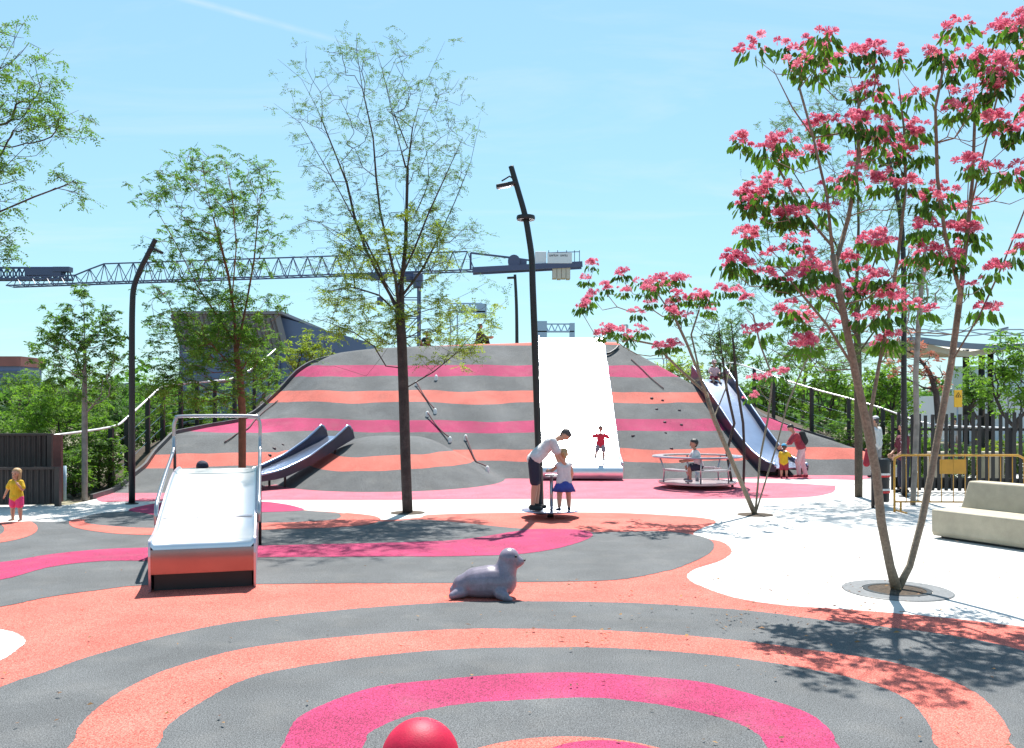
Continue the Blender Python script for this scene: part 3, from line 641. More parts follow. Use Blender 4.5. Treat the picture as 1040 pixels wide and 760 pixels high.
# barrier
m_yel = mat('yellow painted steel', (.5, .24, .015), .4, noise=(6, .12), coat=.2)
def barrier(x0, x1, Y0, Y1, label):
    A = Vector((x0, Y0, 0)); B = Vector((x1, Y1, 0)); D = (B - A).normalized(); L = (B - A).length
    r = root('crowd_barrier', tuple(A), label, 'barrier', 'yellow crowd barriers')
    def w(a, z, o=0): return A + D * a + Vector((-D.y, D.x, 0)) * o + Vector((0, 0, z))
    loop = [w(0, .2), w(0, .95), w(.03, 1.05), w(.13, 1.1), w(L - .13, 1.1), w(L - .03, 1.05), w(L, .95), w(L, .2)]
    m = MB(); m.tube([w(0, 0)] + catmull(loop[:4], 4, False)[0:] + catmull(loop[4:], 4, False) + [w(L, 0)], .022, 8); m.tube([w(0, .2), w(L, .2)], .016, 8); m.build('frame', m_yel, r, True)
    for k in range(1, 11):
        a = L * k / 11
        if abs(a - L * .5) < .0: continue
        MB().tube([w(a, .2), w(a, 1.1)], .009, 6).build('bar', m_yel, r, True)
    m = MB(); m.box(w(L * .5 - .12, .88), (.5, .012, .28), math.atan2(D.y, D.x)); m.build('sign_plate', m_yel, r, bevel=.004)
    for a in (.12, L - .12):
        m = MB(); m.beam(w(a, .2), w(a, .015), .03); m.beam(w(a, .015, -.28), w(a, .015, .28), .04, .02); m.build('foot', m_yel, r)
barrier(7.38, 9.83, 17.1, 17.0, 'yellow steel crowd barrier behind the flowering tree trunk, its left end by the bin')
barrier(9.9, 12.3, 17.05, 17.6, 'yellow steel crowd barrier at the right edge, only its left corner post in view')
# bin
r = root('litter_bin', (7.45, 17.9, 0), 'narrow black litter bin with red and white tape beside the yellow barrier', 'bin')
m = MB(); m.lathe([(.15, .12), (.16, .14), (.17, .95), (.16, .98), (.1, 1.0), (.09, .9)], (7.45, 17.9, 0), 20); m.build('body', m_black, r, auto=40)
MB().tube([(7.25, 17.8, 0), (7.25, 17.8, 1.0)], .035, 10).build('post', m_darkbrown, r, True)
m_tape = mat('white tape', (.75, .72, .7), .5); m_taper = mat('red tape', (.7, .03, .03), .5)
for z, mm in ((.62, m_taper), (.66, m_tape), (.3, m_taper), (.35, m_tape)): MB().lathe([(.174, z), (.178, z + .015), (.174, z + .04)], (7.45, 17.9, 0), 20).build('tape', mm, r)
# black slatted fence on the right
def slatfence():
    A = Vector((9.15, 21.3, 0)); B = Vector((16, 20.2, 0)); D = (B - A).normalized(); L = (B - A).length; r = root('slat_fence', tuple(A), 'black vertical slat fence with gaps behind the yellow barrier', 'fence')
    ang = math.atan2(D.y, D.x); m_sl = m_black
    n = 46
    for i in range(n):
        a = L * i / n; q = A + D * a; h = 1.86 + random.uniform(-.03, .06)
        m = MB(); m.box((q.x, q.y + (.03 if i % 2 else -.0), h / 2 + .02), (.075, .035, h - .04), ang + random.uniform(-.15, .15)); m.build('slat', m_sl, r)
    for z in (.32, 1.5): m = MB(); q = A + D * L / 2; m.box((q.x, q.y + .055, z), (L, .03, .06), ang); m.build('rail', m_sl, r)
    m = MB(); q = A + D * L / 2; m.box((q.x, q.y + .09, .2), (L, .02, .22), ang); m.build('kick_board', m_sl, r)
slatfence()
# concrete bollards behind the fence
for k, (px, lab) in enumerate(((951, 'pale concrete block seen through the black fence left of the yellow plate'), (1008, 'pale concrete block seen through the black fence at far right'))):
    q = at(px, 415, 22.6); m = MB(); m.box((q.x, 22.6, .45), (.4, .4, .9)); tag(m.build('concrete_block', m_conc, bevel=.03), lab, 'concrete block', 'concrete blocks behind the fence')
# left dark fences
m_corr = mat('dark brown corrugated sheet', (.028, .022, .021), .45, noise=(5, .2))
def corr(name, x0, x1, y0, y1, z0, z1, label):
    r = root(name, (x1, y1, 0), label, 'fence', 'dark corrugated fences'); n = int((x1 - x0) / .028); vs = []; fs = []
    ph = [0, .03, .03, 0]
    for i in range(n + 1):
        t = i / n; x = x0 + (x1 - x0) * t; y = y0 + (y1 - y0) * t + ph[i % 4]
        vs += [(x, y, z0), (x, y, z1), (x, y + .012, z0), (x, y + .012, z1)]
    for i in range(n): a = i * 4; b = a + 4; fs += [(a, b, b + 1, a + 1), (a + 2, a + 3, b + 3, b + 2), (a + 1, b + 1, b + 3, a + 3), (a, a + 2, b + 2, b)]
    MB().add(vs, fs).build('panel', m_corr, r)
    m = MB(); m.beam((x0, y0 - .02, z1 + .02), (x1, y1 - .02, z1 + .02), .07, .05); m.build('top_rail', m_corr, r)
    m = MB(); m.box((x1 + .05, y1, z1 / 2 + .02), (.1, .1, z1 + .04)); m.build('post', m_corr, r)
corr('corrugated_fence', -13.5, -9.35, 17.6, 18.15, .04, .76, 'low dark corrugated fence panel behind the girl at the left edge')
corr('corrugated_fence', -14.5, -10.05, 19.0, 19.2, .05, 1.42, 'taller dark corrugated fence panel standing behind the low one at left edge')
m_rust = mat('rusty red brown post', (.1, .03, .025), .6, noise=(5, .3))
q = at(59, 415, 19.0); m = MB(); m.box((q.x, 19, .72), (.17, .1, 1.44)); tag(m.build('gate_post', m_rust, bevel=.008), 'thick reddish brown post right of the dark corrugated fences', 'post')
q = at(66, 415, 19.3); tag(MB().tube([(q.x, 19.3, 0), (q.x, 19.3, .75)], .03, 10).build('marker_post', mat('pale blue post', (.35, .5, .6), .5), None, True), 'thin pale blue post beside the reddish brown post', 'post')
# post and cable fences along the mound edges
m_cable = mat('pale steel cable tube', (.75, .75, .74), .35, .4)
def postfence(T, side, ys, hh, off, label, start=None, end=None):
    P = []
    for y in ys:
        x = float(interp(y, T)) + side * off; P.append(Vector((x, y, bedz(x, y, side))))
    r = root('post_fence', tuple(P[0]), label, 'fence', 'post and cable fences')
    tops = [start] if start is not None else []
    for i, p in enumerate(P):
        m = MB(); m.box((p.x, p.y, p.z + hh / 2 - .1), (.11, .09, hh + .2), random.uniform(-.2, .2)); m.build('post', m_black, r); tops.append(p + Vector((0, 0, hh - .02)))
    if end is not None: tops.append(end)
    MB().tube(catmull(tops, 4, False), .028, 8).build('top_cable', m_cable, r, True)
    mb = MB()
    for z in (.35, .7, 1.05): mb.tube([t - Vector((0, 0, hh - z)) for t in (tops[1:] if start is not None else tops)][:len(P)], .006, 5)
    mb.build('wires', m_steelr, r)
postfence(BL, -1, [21.6, 22.7, 24.2, 25.2, 26.3, 27.3, 28.2, 29.2, 30.3, 31.6], 1.5, .3, 'black post fence with pale top cable climbing along the left edge of the mound', start=at(50, 443, 19.2))
postfence(BR, 1, [36, 34, 32, 30.8, 29.6, 28.6, 27.6, 26.6, 25.2, 23.6, 22.4], 1.55, .25, 'black post fence with pale top cable descending along the right edge of the mound')
# ------------------------------------------------------------------ trees
def quads(name, V, m, parent, tint=None):
    """V: (n,4,3) array of leaf quads"""
    V = np.asarray(V, np.float32); n = len(V); me = bpy.data.meshes.new(name)
    me.vertices.add(n * 4); me.vertices.foreach_set('co', V.reshape(-1)); me.loops.add(n * 4); me.loops.foreach_set('vertex_index', np.arange(n * 4, dtype=np.int32))
    me.polygons.add(n); me.polygons.foreach_set('loop_start', np.arange(0, n * 4, 4, dtype=np.int32)); me.polygons.foreach_set('loop_total', np.full(n, 4, np.int32)); me.update(calc_edges=True)
    if tint is not None:
        a = me.attributes.new('tint', 'FLOAT', 'FACE'); a.data.foreach_set('value', np.asarray(tint, np.float32))
    return link(name, me, m, parent)
def unit(v): return v / np.maximum(np.linalg.norm(v, axis=-1, keepdims=True), 1e-6)
def rachis(P, k, L, pairs, ll, lw, droop=.25, rg=None, outward=None, flat=.45):
    """pinnate leaves: P (n,3) points, k compound leaves each -> quads, tint"""
    n = len(P) * k; O = np.repeat(P, k, 0); d = rg.normal(size=(n, 3)); d[:, 2] *= flat
    if outward is not None: d += np.repeat(outward, k, 0) * .8
    d = unit(d); d[:, 2] -= droop; d = unit(d); Ln = L * rg.uniform(.7, 1.25, (n, 1))
    s = unit(np.cross(d, np.array([0, 0, 1.]) + rg.normal(size=(n, 3)) * .3)); clump = rg.uniform(0, 1, n)
    out = []; tin = []
    for j in range(pairs):
        t = (j + .8) / pairs; c = O + d * Ln * t; c[:, 2] -= droop * .4 * (t * Ln[:, 0]) * t
        for sg in (-1, 1):
            ld = unit(s * sg + d * .55 + rg.normal(size=(n, 3)) * .22 - np.array([0, 0, droop * .7])); up = unit(np.cross(ld, d) + rg.normal(size=(n, 3)) * .35); w = unit(np.cross(ld, up))
            l = ll * rg.uniform(.75, 1.2, (n, 1)); ww = lw * rg.uniform(.8, 1.2, (n, 1))
            out.append(np.stack([c, c + ld * l * .45 + w * ww / 2, c + ld * l, c + ld * l * .45 - w * ww / 2], 1)); tin.append(np.clip(clump * .7 + rg.uniform(0, .3, n), 0, 1))
    return np.concatenate(out), np.concatenate(tin)
def network(base, limbs, targets, rg, bf=.35, step=.28, wob=.03, uplift=.12, minup=-.15):
    """grow twigs from given limbs to every target. nodes with parents"""
    nodes = [np.array(base, float)]; par = [-1]; plen = [0.0]
    def addpath(start, pts):
        cur = start
        for q in pts:
            q = np.array(q, float); a = nodes[cur]; L = np.linalg.norm(q - a)
            if L < 1e-3: continue
            m = max(1, int(L / step))
            for i in range(1, m + 1):
                nodes.append(a + (q - a) * i / m); par.append(cur); plen.append(plen[cur] + L / m); cur = len(nodes) - 1
        return cur
    for limb in limbs:
        q0 = np.array(limb[0], float); A = np.array(nodes); i = int(np.argmin(np.linalg.norm(A - q0, axis=1))); addpath(i, [np.array(p, float) for p in limb])
    T = np.array(targets, float)
    if len(T):
        order = np.argsort(np.linalg.norm(T - np.array(nodes[len(nodes) // 3 if limbs else 0]), axis=1))
        A = np.zeros((len(nodes) + len(T) * 14 + 10, 3)); A[:len(nodes)] = nodes; PL = np.zeros(len(A)); PL[:len(nodes)] = plen; cnt = len(nodes)
        for t in order:
            q = T[t]; d = np.linalg.norm(A[:cnt] - q, axis=1); up = q[2] - A[:cnt, 2]
            cost = d + bf * PL[:cnt] + np.where(up < minup * d, (minup * d - up) * 3, 0) + np.where(A[:cnt, 2] < base[2] + .9, 50, 0)
            i = int(np.argmin(cost)); a = A[i].copy(); L = np.linalg.norm(q - a); m = int(min(12, max(2, L / step)))
            cur = i; off = rg.normal(size=3) * wob * L; off[2] = 0
            for k in range(1, m + 1):
                u = k / m; p = a + (q - a) * u; bow = math.sin(math.pi * u); p = p + off * bow; p[2] += -uplift * L * bow * .35 if up[i] > 0 else 0
                nodes.append(p); par.append(cur); PL[cnt] = PL[cur] + L / m; A[cnt] = p; cur = cnt; cnt += 1
    return np.array(nodes), par
def wood(nodes, par, r0, rmin, expo=.5, bonus=None):
    n = len(nodes); ch = [[] for _ in range(n)]
    for i, p in enumerate(par):
        if p >= 0: ch[p].append(i)
    w = np.zeros(n)
    for i_, b_ in (bonus or {}).items(): w[i_] = b_
    for i in range(n - 1, -1, -1):
        w[i] = max(1, w[i]) if not ch[i] else w[i]
        if par[i] >= 0: w[par[i]] += w[i]
    rad = np.maximum(rmin, r0 * (w / w[0]) ** expo); mb = MB(); done = set()
    stack = [(0, None)]
    while stack:
        i, pr = stack.pop(); chain = [pr] if pr is not None else []; rr = [min(rad[pr], rad[i] * 1.15)] if pr is not None else []
        while True:
            chain.append(i); rr.append(rad[i])
            if not ch[i]: break
            c = sorted(ch[i], key=lambda k: -w[k])
            for o in c[1:]: stack.append((o, i))
            i = c[0]
        if len(chain) > 1:
            rr[-1] *= .5; sides = 10 if rr[0] > .05 else 6 if rr[0] > .015 else 4
            mb.tube([nodes[k] for k in chain], rr, sides)
    return mb, rad, ch
def ell(lobes, n, rg):
    """sample points in px-space ellipsoids (px, py, rx, ry, Y, depth)"""
    ws = np.array([l[2] * l[3] for l in lobes], float); ws /= ws.sum(); out = []
    for l in lobes:
        k = max(2, int(round(n * (l[2] * l[3]) / sum(a[2] * a[3] for a in lobes))))
        u = unit(rg.normal(size=(k, 3))) * (rg.uniform(.12, 1, (k, 1)) ** (1 / 2.2)); Y = l[4]; s = Y / F; c = at(l[0], l[1], Y); dep = l[5] if len(l) > 5 else l[2] * s
        out.append(np.stack([c.x + u[:, 0] * l[2] * s, Y + u[:, 1] * dep, c.z + u[:, 2] * l[3] * s], 1))
    return np.concatenate(out)
def tree(name, label, base, lobes, n, mleaf, mbark, r0, limbs=(), leaf=(3, .14, 6, .035, .016, .25), cat='tree', group=None, seed=1, bf=.35, rmin=.004, along=0.0, spread=.12, expo=.6, lobes2=None, n2=0, mleaf2=None, leaf2=None):
    rg = np.random.default_rng(seed); T = ell(lobes, n, rg); T2 = ell(lobes2, n2, rg) if lobes2 else np.zeros((0, 3)); r = root(name, tuple(base), label, cat, group)
    N, par = network(tuple(base), [[tuple(q) for q in l] for l in limbs], np.concatenate([T, T2]), rg, bf=bf)
    mb, rad, ch = wood(N, par, r0, rmin, expo)
    mb.build('trunk', mbark, r, True)
    tips = np.array([i for i in range(len(N)) if not ch[i]]); P = [N[tips]]
    if along:
        thin = np.where((rad < rmin * 2.2) & (N[:, 2] > N[0][2] + 1))[0]; thin = thin[rg.uniform(size=len(thin)) < along]; P.append(N[thin])
    P = np.concatenate(P); P = P + rg.normal(size=P.shape) * spread
    k, L, pairs, ll, lw, dr = leaf; V, t = rachis(P, k, L, pairs, ll, lw, dr, rg)
    # clump tint from position
    quads('foliage', V, mleaf, r, t)
    if lobes2:
        k, L, pairs, ll, lw, dr = leaf2 or leaf; V, t = rachis(T2 + rg.normal(size=T2.shape) * spread * .5, k, L, pairs, ll, lw, dr, rg); quads('lower_foliage', V, mleaf2, r, t)
    return r, N, par, rad
ml_green = leafmat('green leaves', (.045, .105, .025), (.1, .19, .03))
ml_yel = leafmat('yellow green leaves', (.11, .17, .025), (.23, .28, .04))
ml_dark = leafmat('dark green leaves', (.035, .085, .025), (.07, .15, .035))
ml_blue = leafmat('dull green leaves', (.045, .085, .04), (.09, .15, .045))
ml_silk = leafmat('silk tree leaves', (.02, .06, .015), (.085, .19, .03), .35)
ml_bright = leafmat('bright green leaves', (.07, .155, .025), (.155, .26, .04))
ml_pink = leafmat('silk tree blossom', (.5, .06, .17), (.74, .34, .41), .38)
ml_rust = leafmat('reddish leaves', (.3, .1, .07), (.45, .22, .14), .4)
def L2(Y, *pp, dy=None): return [tuple(at(a, b, Y + (0 if dy is None else dy * i / max(1, len(pp) - 1)))) for i, (a, b) in enumerate(pp)]
# centre tree
Yc = 17.0; bc = Vector(G(414, 521)); Yc = bc.y
limbs = [L2(Yc, (412, 470), (410, 400), (408, 345), (406, 320)),
         L2(Yc, (406, 318), (402, 285), (394, 250), (386, 215), (382, 180), (379, 140), (368, 90), (362, 50), (362, 34), dy=-.3),
         L2(Yc, (408, 316), (408, 285), (412, 250), (413, 210), (414, 170), (419, 130), (430, 90), (441, 65), (452, 42), dy=.5),
         L2(Yc, (405, 315), (388, 285), (372, 255), (360, 220), (352, 185), (338, 150), (322, 110), (306, 80), (282, 60), dy=.9),
         L2(Yc, (400, 310), (384, 270), (366, 235), (345, 195), (328, 165), (305, 125), (278, 105), dy=-.9),
         L2(Yc, (409, 300), (430, 272), (446, 240), (462, 205), (478, 165), (488, 120), dy=.8),
         L2(Yc, (412, 170), (404, 140), (395, 100), (388, 70), (380, 45), dy=.2), L2(Yc, (414, 150), (400, 115), (392, 85), (402, 60), dy=-.5),
         L2(Yc, (411, 395), (440, 378), (462, 360), (480, 340), (500, 318), (515, 305), dy=-1.2),
         L2(Yc, (406, 325), (425, 318), (450, 310), (475, 298), (498, 285), dy=1.0),
         L2(Yc, (404, 318), (385, 300), (360, 292), (335, 296), (318, 305), dy=.8),
         L2(Yc, (408, 374), (392, 372), (380, 352), (360, 338), (335, 328), (315, 322), dy=-.8),
         L2(Yc, (409, 345), (396, 350), (388, 362), (372, 382), (340, 372), (322, 372), dy=.6),
         L2(Yc, (400, 300), (375, 262), (350, 240), (322, 225), (302, 228), dy=.2), L2(Yc, (404, 290), (420, 255), (436, 215), (452, 180), (470, 140), dy=-.6)]
lob = [(370, 90, 80, 55, Yc, 1.4), (330, 140, 45, 45, Yc, 1.2), (440, 130, 45, 70, Yc, 1.2), (400, 190, 85, 55, Yc, 1.5), (340, 250, 50, 45, Yc, 1.3), (450, 250, 55, 45, Yc, 1.3)]
lob2 = [(470, 322, 45, 26, Yc, 1.1), (420, 318, 35, 28, Yc, 1.0), (372, 325, 50, 30, Yc, 1.1), (350, 300, 35, 22, Yc, 1), (455, 355, 40, 16, Yc, 1), (375, 260, 45, 40, Yc, 1), (430, 250, 40, 40, Yc, 1)]
tree('honey_locust_tree', 'tall sparse tree with dark trunk and fine pale leaves at the centre of the paving', bc, lob, 520, ml_blue, m_barkd, .1, limbs, (5, .18, 6, .044, .016, .2), seed=11, bf=.2, rmin=.0035, along=.12, spread=.1, expo=.6, lobes2=lob2, n2=190, mleaf2=ml_yel, leaf2=(7, .2, 6, .055, .024, .2))
# tree 245
b = Vector((-6.1, 20.2, 0)); Y = 20.2; b.x = (246 - CX) / F * Y
limbs = [L2(Y, (246, 470), (246, 420), (244, 385), (240, 360)), L2(Y, (240, 360), (238, 320), (232, 280), (222, 240), (212, 205), (205, 165)), L2(Y, (241, 355), (250, 310), (258, 265), (262, 220), (268, 175), dy=.6),
         L2(Y, (239, 350), (220, 320), (200, 290), (180, 250), (160, 215), (145, 195), dy=.5), L2(Y, (238, 375), (215, 350), (190, 330), (165, 320), dy=-.7), L2(Y, (243, 380), (262, 350), (275, 335), dy=-.4), L2(Y, (240, 340), (236, 300), (240, 250), (236, 200), (228, 160), dy=-.8)]
lob = [(215, 185, 52, 38, Y), (240, 235, 45, 50, Y), (190, 250, 42, 45, Y), (200, 320, 58, 50, Y), (245, 330, 42, 45, Y), (155, 200, 22, 12, Y), (262, 185, 18, 28, Y), (180, 370, 38, 32, Y), (230, 385, 52, 28, Y)]
tree('leafy_tree', 'slender green tree with reddish trunk on the mound foot behind the front slide', b, lob, 700, ml_green, m_barko, .085, limbs, (6, .18, 6, .058, .027, .25), seed=21, bf=.2, along=.2, rmin=.005, lobes2=[(235, 365, 55, 30, Y), (190, 400, 40, 22, Y), (225, 330, 45, 35, Y)], n2=120, mleaf2=ml_bright)
# slim tree left
b = Vector(G(86, 509)); Y = b.y
limbs = [L2(Y, (86, 470), (86, 420), (86, 380), (86, 340), (85, 310), (82, 293))]
lob = [(80, 330, 34, 28, Y), (100, 365, 32, 30, Y), (62, 355, 30, 28, Y), (85, 392, 32, 22, Y), (78, 300, 10, 8, Y), (112, 335, 14, 20, Y)]
tree('young_tree', 'young slim tree with pale straight trunk left of the left lamp post', b, lob, 330, ml_green, m_barkp, .06, limbs, (6, .12, 4, .065, .034, .35), seed=31, bf=.3, along=.2, rmin=.004)
# overhanging tree top left
Y = 9.0; b = Vector((-7.6, Y, 0))
limbs = [[(-7.6, Y, 1.5), (-7.5, Y, 3.0), (-7.35, Y, 4.2), (-7.4, Y, 5.4), (-7.3, Y, 6.6)], [(-7.5, Y, 3.2), (-6.9, Y, 3.7), (-6.0, Y, 4.1)], L2(Y, (-60, 250), (-30, 200), (0, 175), (25, 150), (58, 122), (80, 112)), L2(Y, (-60, 260), (-20, 228), (0, 215), (35, 200), (70, 187)), L2(Y, (-60, 240), (-30, 120), (0, 70), (20, 30), (30, 15), dy=.5), L2(Y, (-60, 280), (-30, 262), (0, 245), (20, 232))]
lob = [(10, 60, 42, 45, Y, .6), (40, 120, 55, 28, Y, .5), (20, 100, 40, 35, Y, .6), (72, 190, 24, 17, Y, .3), (-10, 180, 25, 60, Y, .6), (0, 150, 30, 28, Y, .5), (8, 255, 18, 18, Y, .3), (-60, 130, 50, 100, Y, .8), (-220, 70, 100, 130, Y, 1.1)]
tree('overhanging_tree', 'tree at the left edge whose leafy branches hang into the upper left corner', b, lob, 720, ml_green, m_barkd, .085, limbs, (5, .14, 6, .038, .014, .4), seed=41, bf=.25, along=.15, rmin=.003, spread=.06)
# large feathery tree behind the silk tree
b = Vector(G(872, 505)); Y = b.y
limbs = [L2(Y, (872, 440), (871, 360), (870, 290), (872, 230), (870, 160), (865, 110)), L2(Y, (871, 300), (845, 240), (815, 190), (790, 150)), L2(Y, (871, 320), (890, 260), (910, 200), (925, 150), dy=.7), L2(Y, (870, 340), (840, 300), (800, 270), (765, 240), dy=-.7), L2(Y, (871, 360), (900, 320), (935, 290), (960, 270), dy=.6), L2(Y, (870, 250), (850, 190), (840, 130), dy=1)]
lob = [(820, 130, 42, 36, Y), (860, 100, 32, 22, Y), (780, 210, 34, 40, Y), (830, 230, 60, 60, Y), (900, 190, 55, 70, Y), (860, 300, 75, 45, Y), (780, 290, 36, 36, Y), (940, 290, 40, 45, Y), (850, 355, 70, 25, Y)]
tree('feathery_tree', 'tall feathery green tree behind the large pink flowering tree', b, lob, 700, ml_blue, m_barkb, .085, limbs, (5, .18, 7, .045, .017, .25), seed=51, bf=.2, along=.15, rmin=.005)
# ---------------- silk trees
def silk(name, label, base, limbs, clusters, Y, dep, r0, seed, scale=1.0, group='pink flowering silk trees', bare=(), bfrac=1):
    rg = np.random.default_rng(seed); r = root(name, tuple(base), label, 'tree', group)
    C = []
    for (x, y) in clusters:
        C.append(tuple(at(x, y + 5, Y + rg.uniform(-dep, dep))))
        if rg.uniform() < .45: C.append(tuple(at(x + rg.normal() * 11, y + 5 + rg.normal() * 9, Y + rg.uniform(-dep, dep))))
    C = np.array(C)
    N, par = network(tuple(base), limbs, C - np.array([0, 0, .1]), rg, bf=.28, wob=.09, uplift=.5, minup=.02)
    bonus = {int(np.argmin(np.linalg.norm(N - np.array(l[-1]), axis=1))): 5 for l in limbs}
    mb, rad, ch = wood(N, par, r0, .0045 * scale, .5, bonus); mb.build('trunk', m_bark, r, True)
    # leaves: drooping fronds under each cluster
    fr_, tt = [], []; bl, bt = [], []
    for c in C:
        k = int(rg.integers(16, 34)); sp = rg.uniform(.75, 1.25)
        a = rg.uniform(0, 2 * np.pi, k); rr = rg.uniform(.02, .16, k) * sp; o = c + np.stack([np.cos(a) * rr, np.sin(a) * rr, rg.uniform(-.07, .0, k)], 1)
        d = unit(np.stack([np.cos(a) * .5, np.sin(a) * .5, -rg.uniform(.5, 1.6, k)], 1)); l = rg.uniform(.07, .14, (k, 1)) * sp; w = rg.uniform(.028, .045, (k, 1))
        s = unit(np.cross(d, rg.normal(size=(k, 3)))); n_ = unit(np.cross(d, s))
        cl = rg.uniform(0, .85)
        for sg in (-1, 1):
            e = s * sg + n_ * .5
            fr_.append(np.stack([o, o + d * l * .35 + e * w * .6, o + d * l * .75 + e * w * .5, o + d * l], 1)); tt.append(np.clip(cl + rg.uniform(0, .4, k), 0, 1))
        m = int(rg.integers(4, 14)) if rg.uniform() < bfrac else 0
        for q in range(m):
            a = rg.uniform(0, 2 * np.pi); rr = rg.uniform(.02, .17) * sp; pc = c + np.array([math.cos(a) * rr, math.sin(a) * rr, .05 - rr * .25 + rg.uniform(-.03, .07)]); k = 44; h = rg.uniform(.028, .056) * scale ** .5
            dd = rg.normal(size=(k, 3)); dd[:, 2] = np.abs(dd[:, 2]) * 1.3 - .35; dd = unit(dd); s = unit(np.cross(dd, rg.normal(size=(k, 3)))) * .0065
            e = pc + dd * h; bl.append(np.stack([np.repeat(pc[None], k, 0), e + s, e + dd * .007, e - s], 1)); bt.append(np.clip(rg.uniform(0, .5) + rg.uniform(0, .5, k), 0, 1))
    quads('foliage', np.concatenate(fr_), ml_silk, r, np.concatenate(tt)); quads('blossom', np.concatenate(bl), ml_pink, r, np.concatenate(bt))
    return r
b1 = Vector(G(911, 600)); Y1 = b1.y
CL1 = [(766, 44), (797, 44), (812, 62), (837, 33), (829, 47), (830, 68), (860, 52), (875, 49), (892, 60), (872, 87), (887, 84), (914, 54), (932, 92), (906, 103), (954, 43), (974, 22), (966, 70), (970, 92), (992, 58), (1003, 60), (1009, 85), (1018, 71), (1022, 25), (1037, 24), (1033, 57), (985, 107), (1009, 117), (1026, 131), (995, 98), (846, 120), (868, 118), (890, 123), (903, 130), (932, 130), (966, 112), (752, 139), (796, 139), (780, 145), (802, 155), (830, 148), (887, 152), (913, 152), (935, 152), (875, 155), (985, 164), (1009, 169), (1028, 169), (865, 172), (910, 167), (862, 183), (890, 183), (922, 183), (957, 190), (794, 190), (777, 190), (763, 202), (818, 197), (805, 215), (837, 212), (941, 199), (982, 208), (988, 231), (950, 227), (887, 237), (761, 237), (762, 236), (804, 214), (744, 260), (760, 271), (782, 276), (812, 279), (787, 255), (814, 257), (833, 270), (861, 260), (888, 238), (874, 276), (891, 279), (870, 287), (842, 292), (798, 317), (814, 322), (883, 318), (896, 315), (770, 333), (809, 241), (968, 265), (985, 285), (1010, 270), (1030, 255), (985, 240), (1000, 310), (940, 250), (925, 270), (915, 300), (935, 310), (1045, 100), (1050, 40), (1060, 130), (1055, 180), (1048, 240), (820, 345), (850, 330), (900, 345)]
lim1 = [L2(Y1, (911, 600), (904, 575), (895, 530), (890, 480), (880, 430), (868, 375), (855, 310), (846, 260), (840, 200), (826, 140), (812, 90), dy=-.5),
        L2(Y1, (888, 450), (884, 420), (893, 370), (903, 320), (912, 260), (920, 190), (918, 130), (912, 80), dy=.4),
        L2(Y1, (868, 375), (840, 330), (815, 300), (790, 270), dy=-.5), L2(Y1, (848, 270), (862, 220), (872, 160), (872, 105), dy=-.1),
        L2(Y1, (911, 600), (924, 575), (936, 530), (946, 480), (955, 430), (966, 370), (974, 310), (982, 240), (988, 180), (990, 120), dy=.3), L2(Y1, (968, 365), (995, 320), (1018, 270), (1040, 215), (1060, 160), dy=.3),
        L2(Y1, (976, 300), (960, 240), (952, 180), (950, 110), (960, 60), dy=-.5), L2(Y1, (985, 215), (1000, 150), (1015, 90), (1022, 40), dy=0),
        L2(Y1, (845, 250), (815, 215), (790, 170), dy=.3), L2(Y1, (826, 140), (805, 110), (785, 70), dy=-.3)]
silk('silk_tree', 'large multi-stemmed tree covered in pink blossom growing from the round grate', b1, lim1, CL1, Y1, .75, .06, 71)
b2 = Vector(G(767, 523)); Y2 = b2.y
CL2 = [(596, 280), (632, 274), (591, 307), (604, 295), (616, 288), (634, 292), (653, 280), (672, 279), (687, 295), (691, 280), (661, 303), (656, 291), (681, 309), (692, 317), (708, 295), (711, 301), (731, 291), (746, 291), (618, 329), (611, 336), (640, 336), (653, 331), (628, 333), (648, 314), (672, 348), (684, 346), (700, 300), (722, 298), (665, 284), (769, 381), (785, 377), (797, 375), (756, 300), (720, 310)]
lim2 = [L2(Y2, (767, 523), (757, 500), (742, 465), (725, 425), (712, 385), (698, 350), (684, 320), dy=-.5), L2(Y2, (718, 400), (690, 375), (665, 350), (640, 345), dy=-.6), L2(Y2, (712, 385), (702, 340), (710, 315), dy=.4), L2(Y2, (767, 523), (769, 500), (772, 465), (780, 425), (784, 390), (782, 376), (772, 350), (765, 320), dy=.5), L2(Y2, (767, 523), (774, 500), (788, 455), (800, 410), (815, 375), (830, 345), (845, 310), dy=.7), L2(Y2, (725, 425), (737, 395), (742, 370), dy=.3)]
silk('silk_tree', 'smaller pink flowering tree in front of the right slide, arching over the mound', b2, lim2, CL2, Y2, .9, .05, 72, 1.4)
# tree grate
r = root('tree_grate', (b1.x, b1.y, 0), 'round metal tree grate ring around the big flowering tree', 'tree grate')
MB().lathe([(.36, .012), (.56, .012), (.57, .006), (.57, -.01), (.36, -.01)], (b1.x, b1.y, 0), 48, True).build('ring', mat('galvanised grate', (.13, .135, .14), .6, .2, noise=(30, .2)), r, auto=30)
MB().lathe([(.30, .014), (.35, .014), (.35, .0), (.30, .0)], (b1.x, b1.y, 0), 48, True).build('inner_ring', m_black, r)
MB().lathe([(.005, .02), (.2, .012), (.3, .01)], (b1.x, b1.y, 0), 32).build('soil', m_soil, r)
for (px, py, lab) in ((414, 521, 'dark square soil opening round the centre tree trunk'), (767, 523, 'small soil opening at the foot of the smaller flowering tree')):
    q = G(px, py); tag(MB().lathe([(.005, .012), (.3, .01), (.33, .006)], (q.x, q.y, 0), 24).build('tree_pit', m_soil), lab.replace('square ', 'round '), 'tree pit')
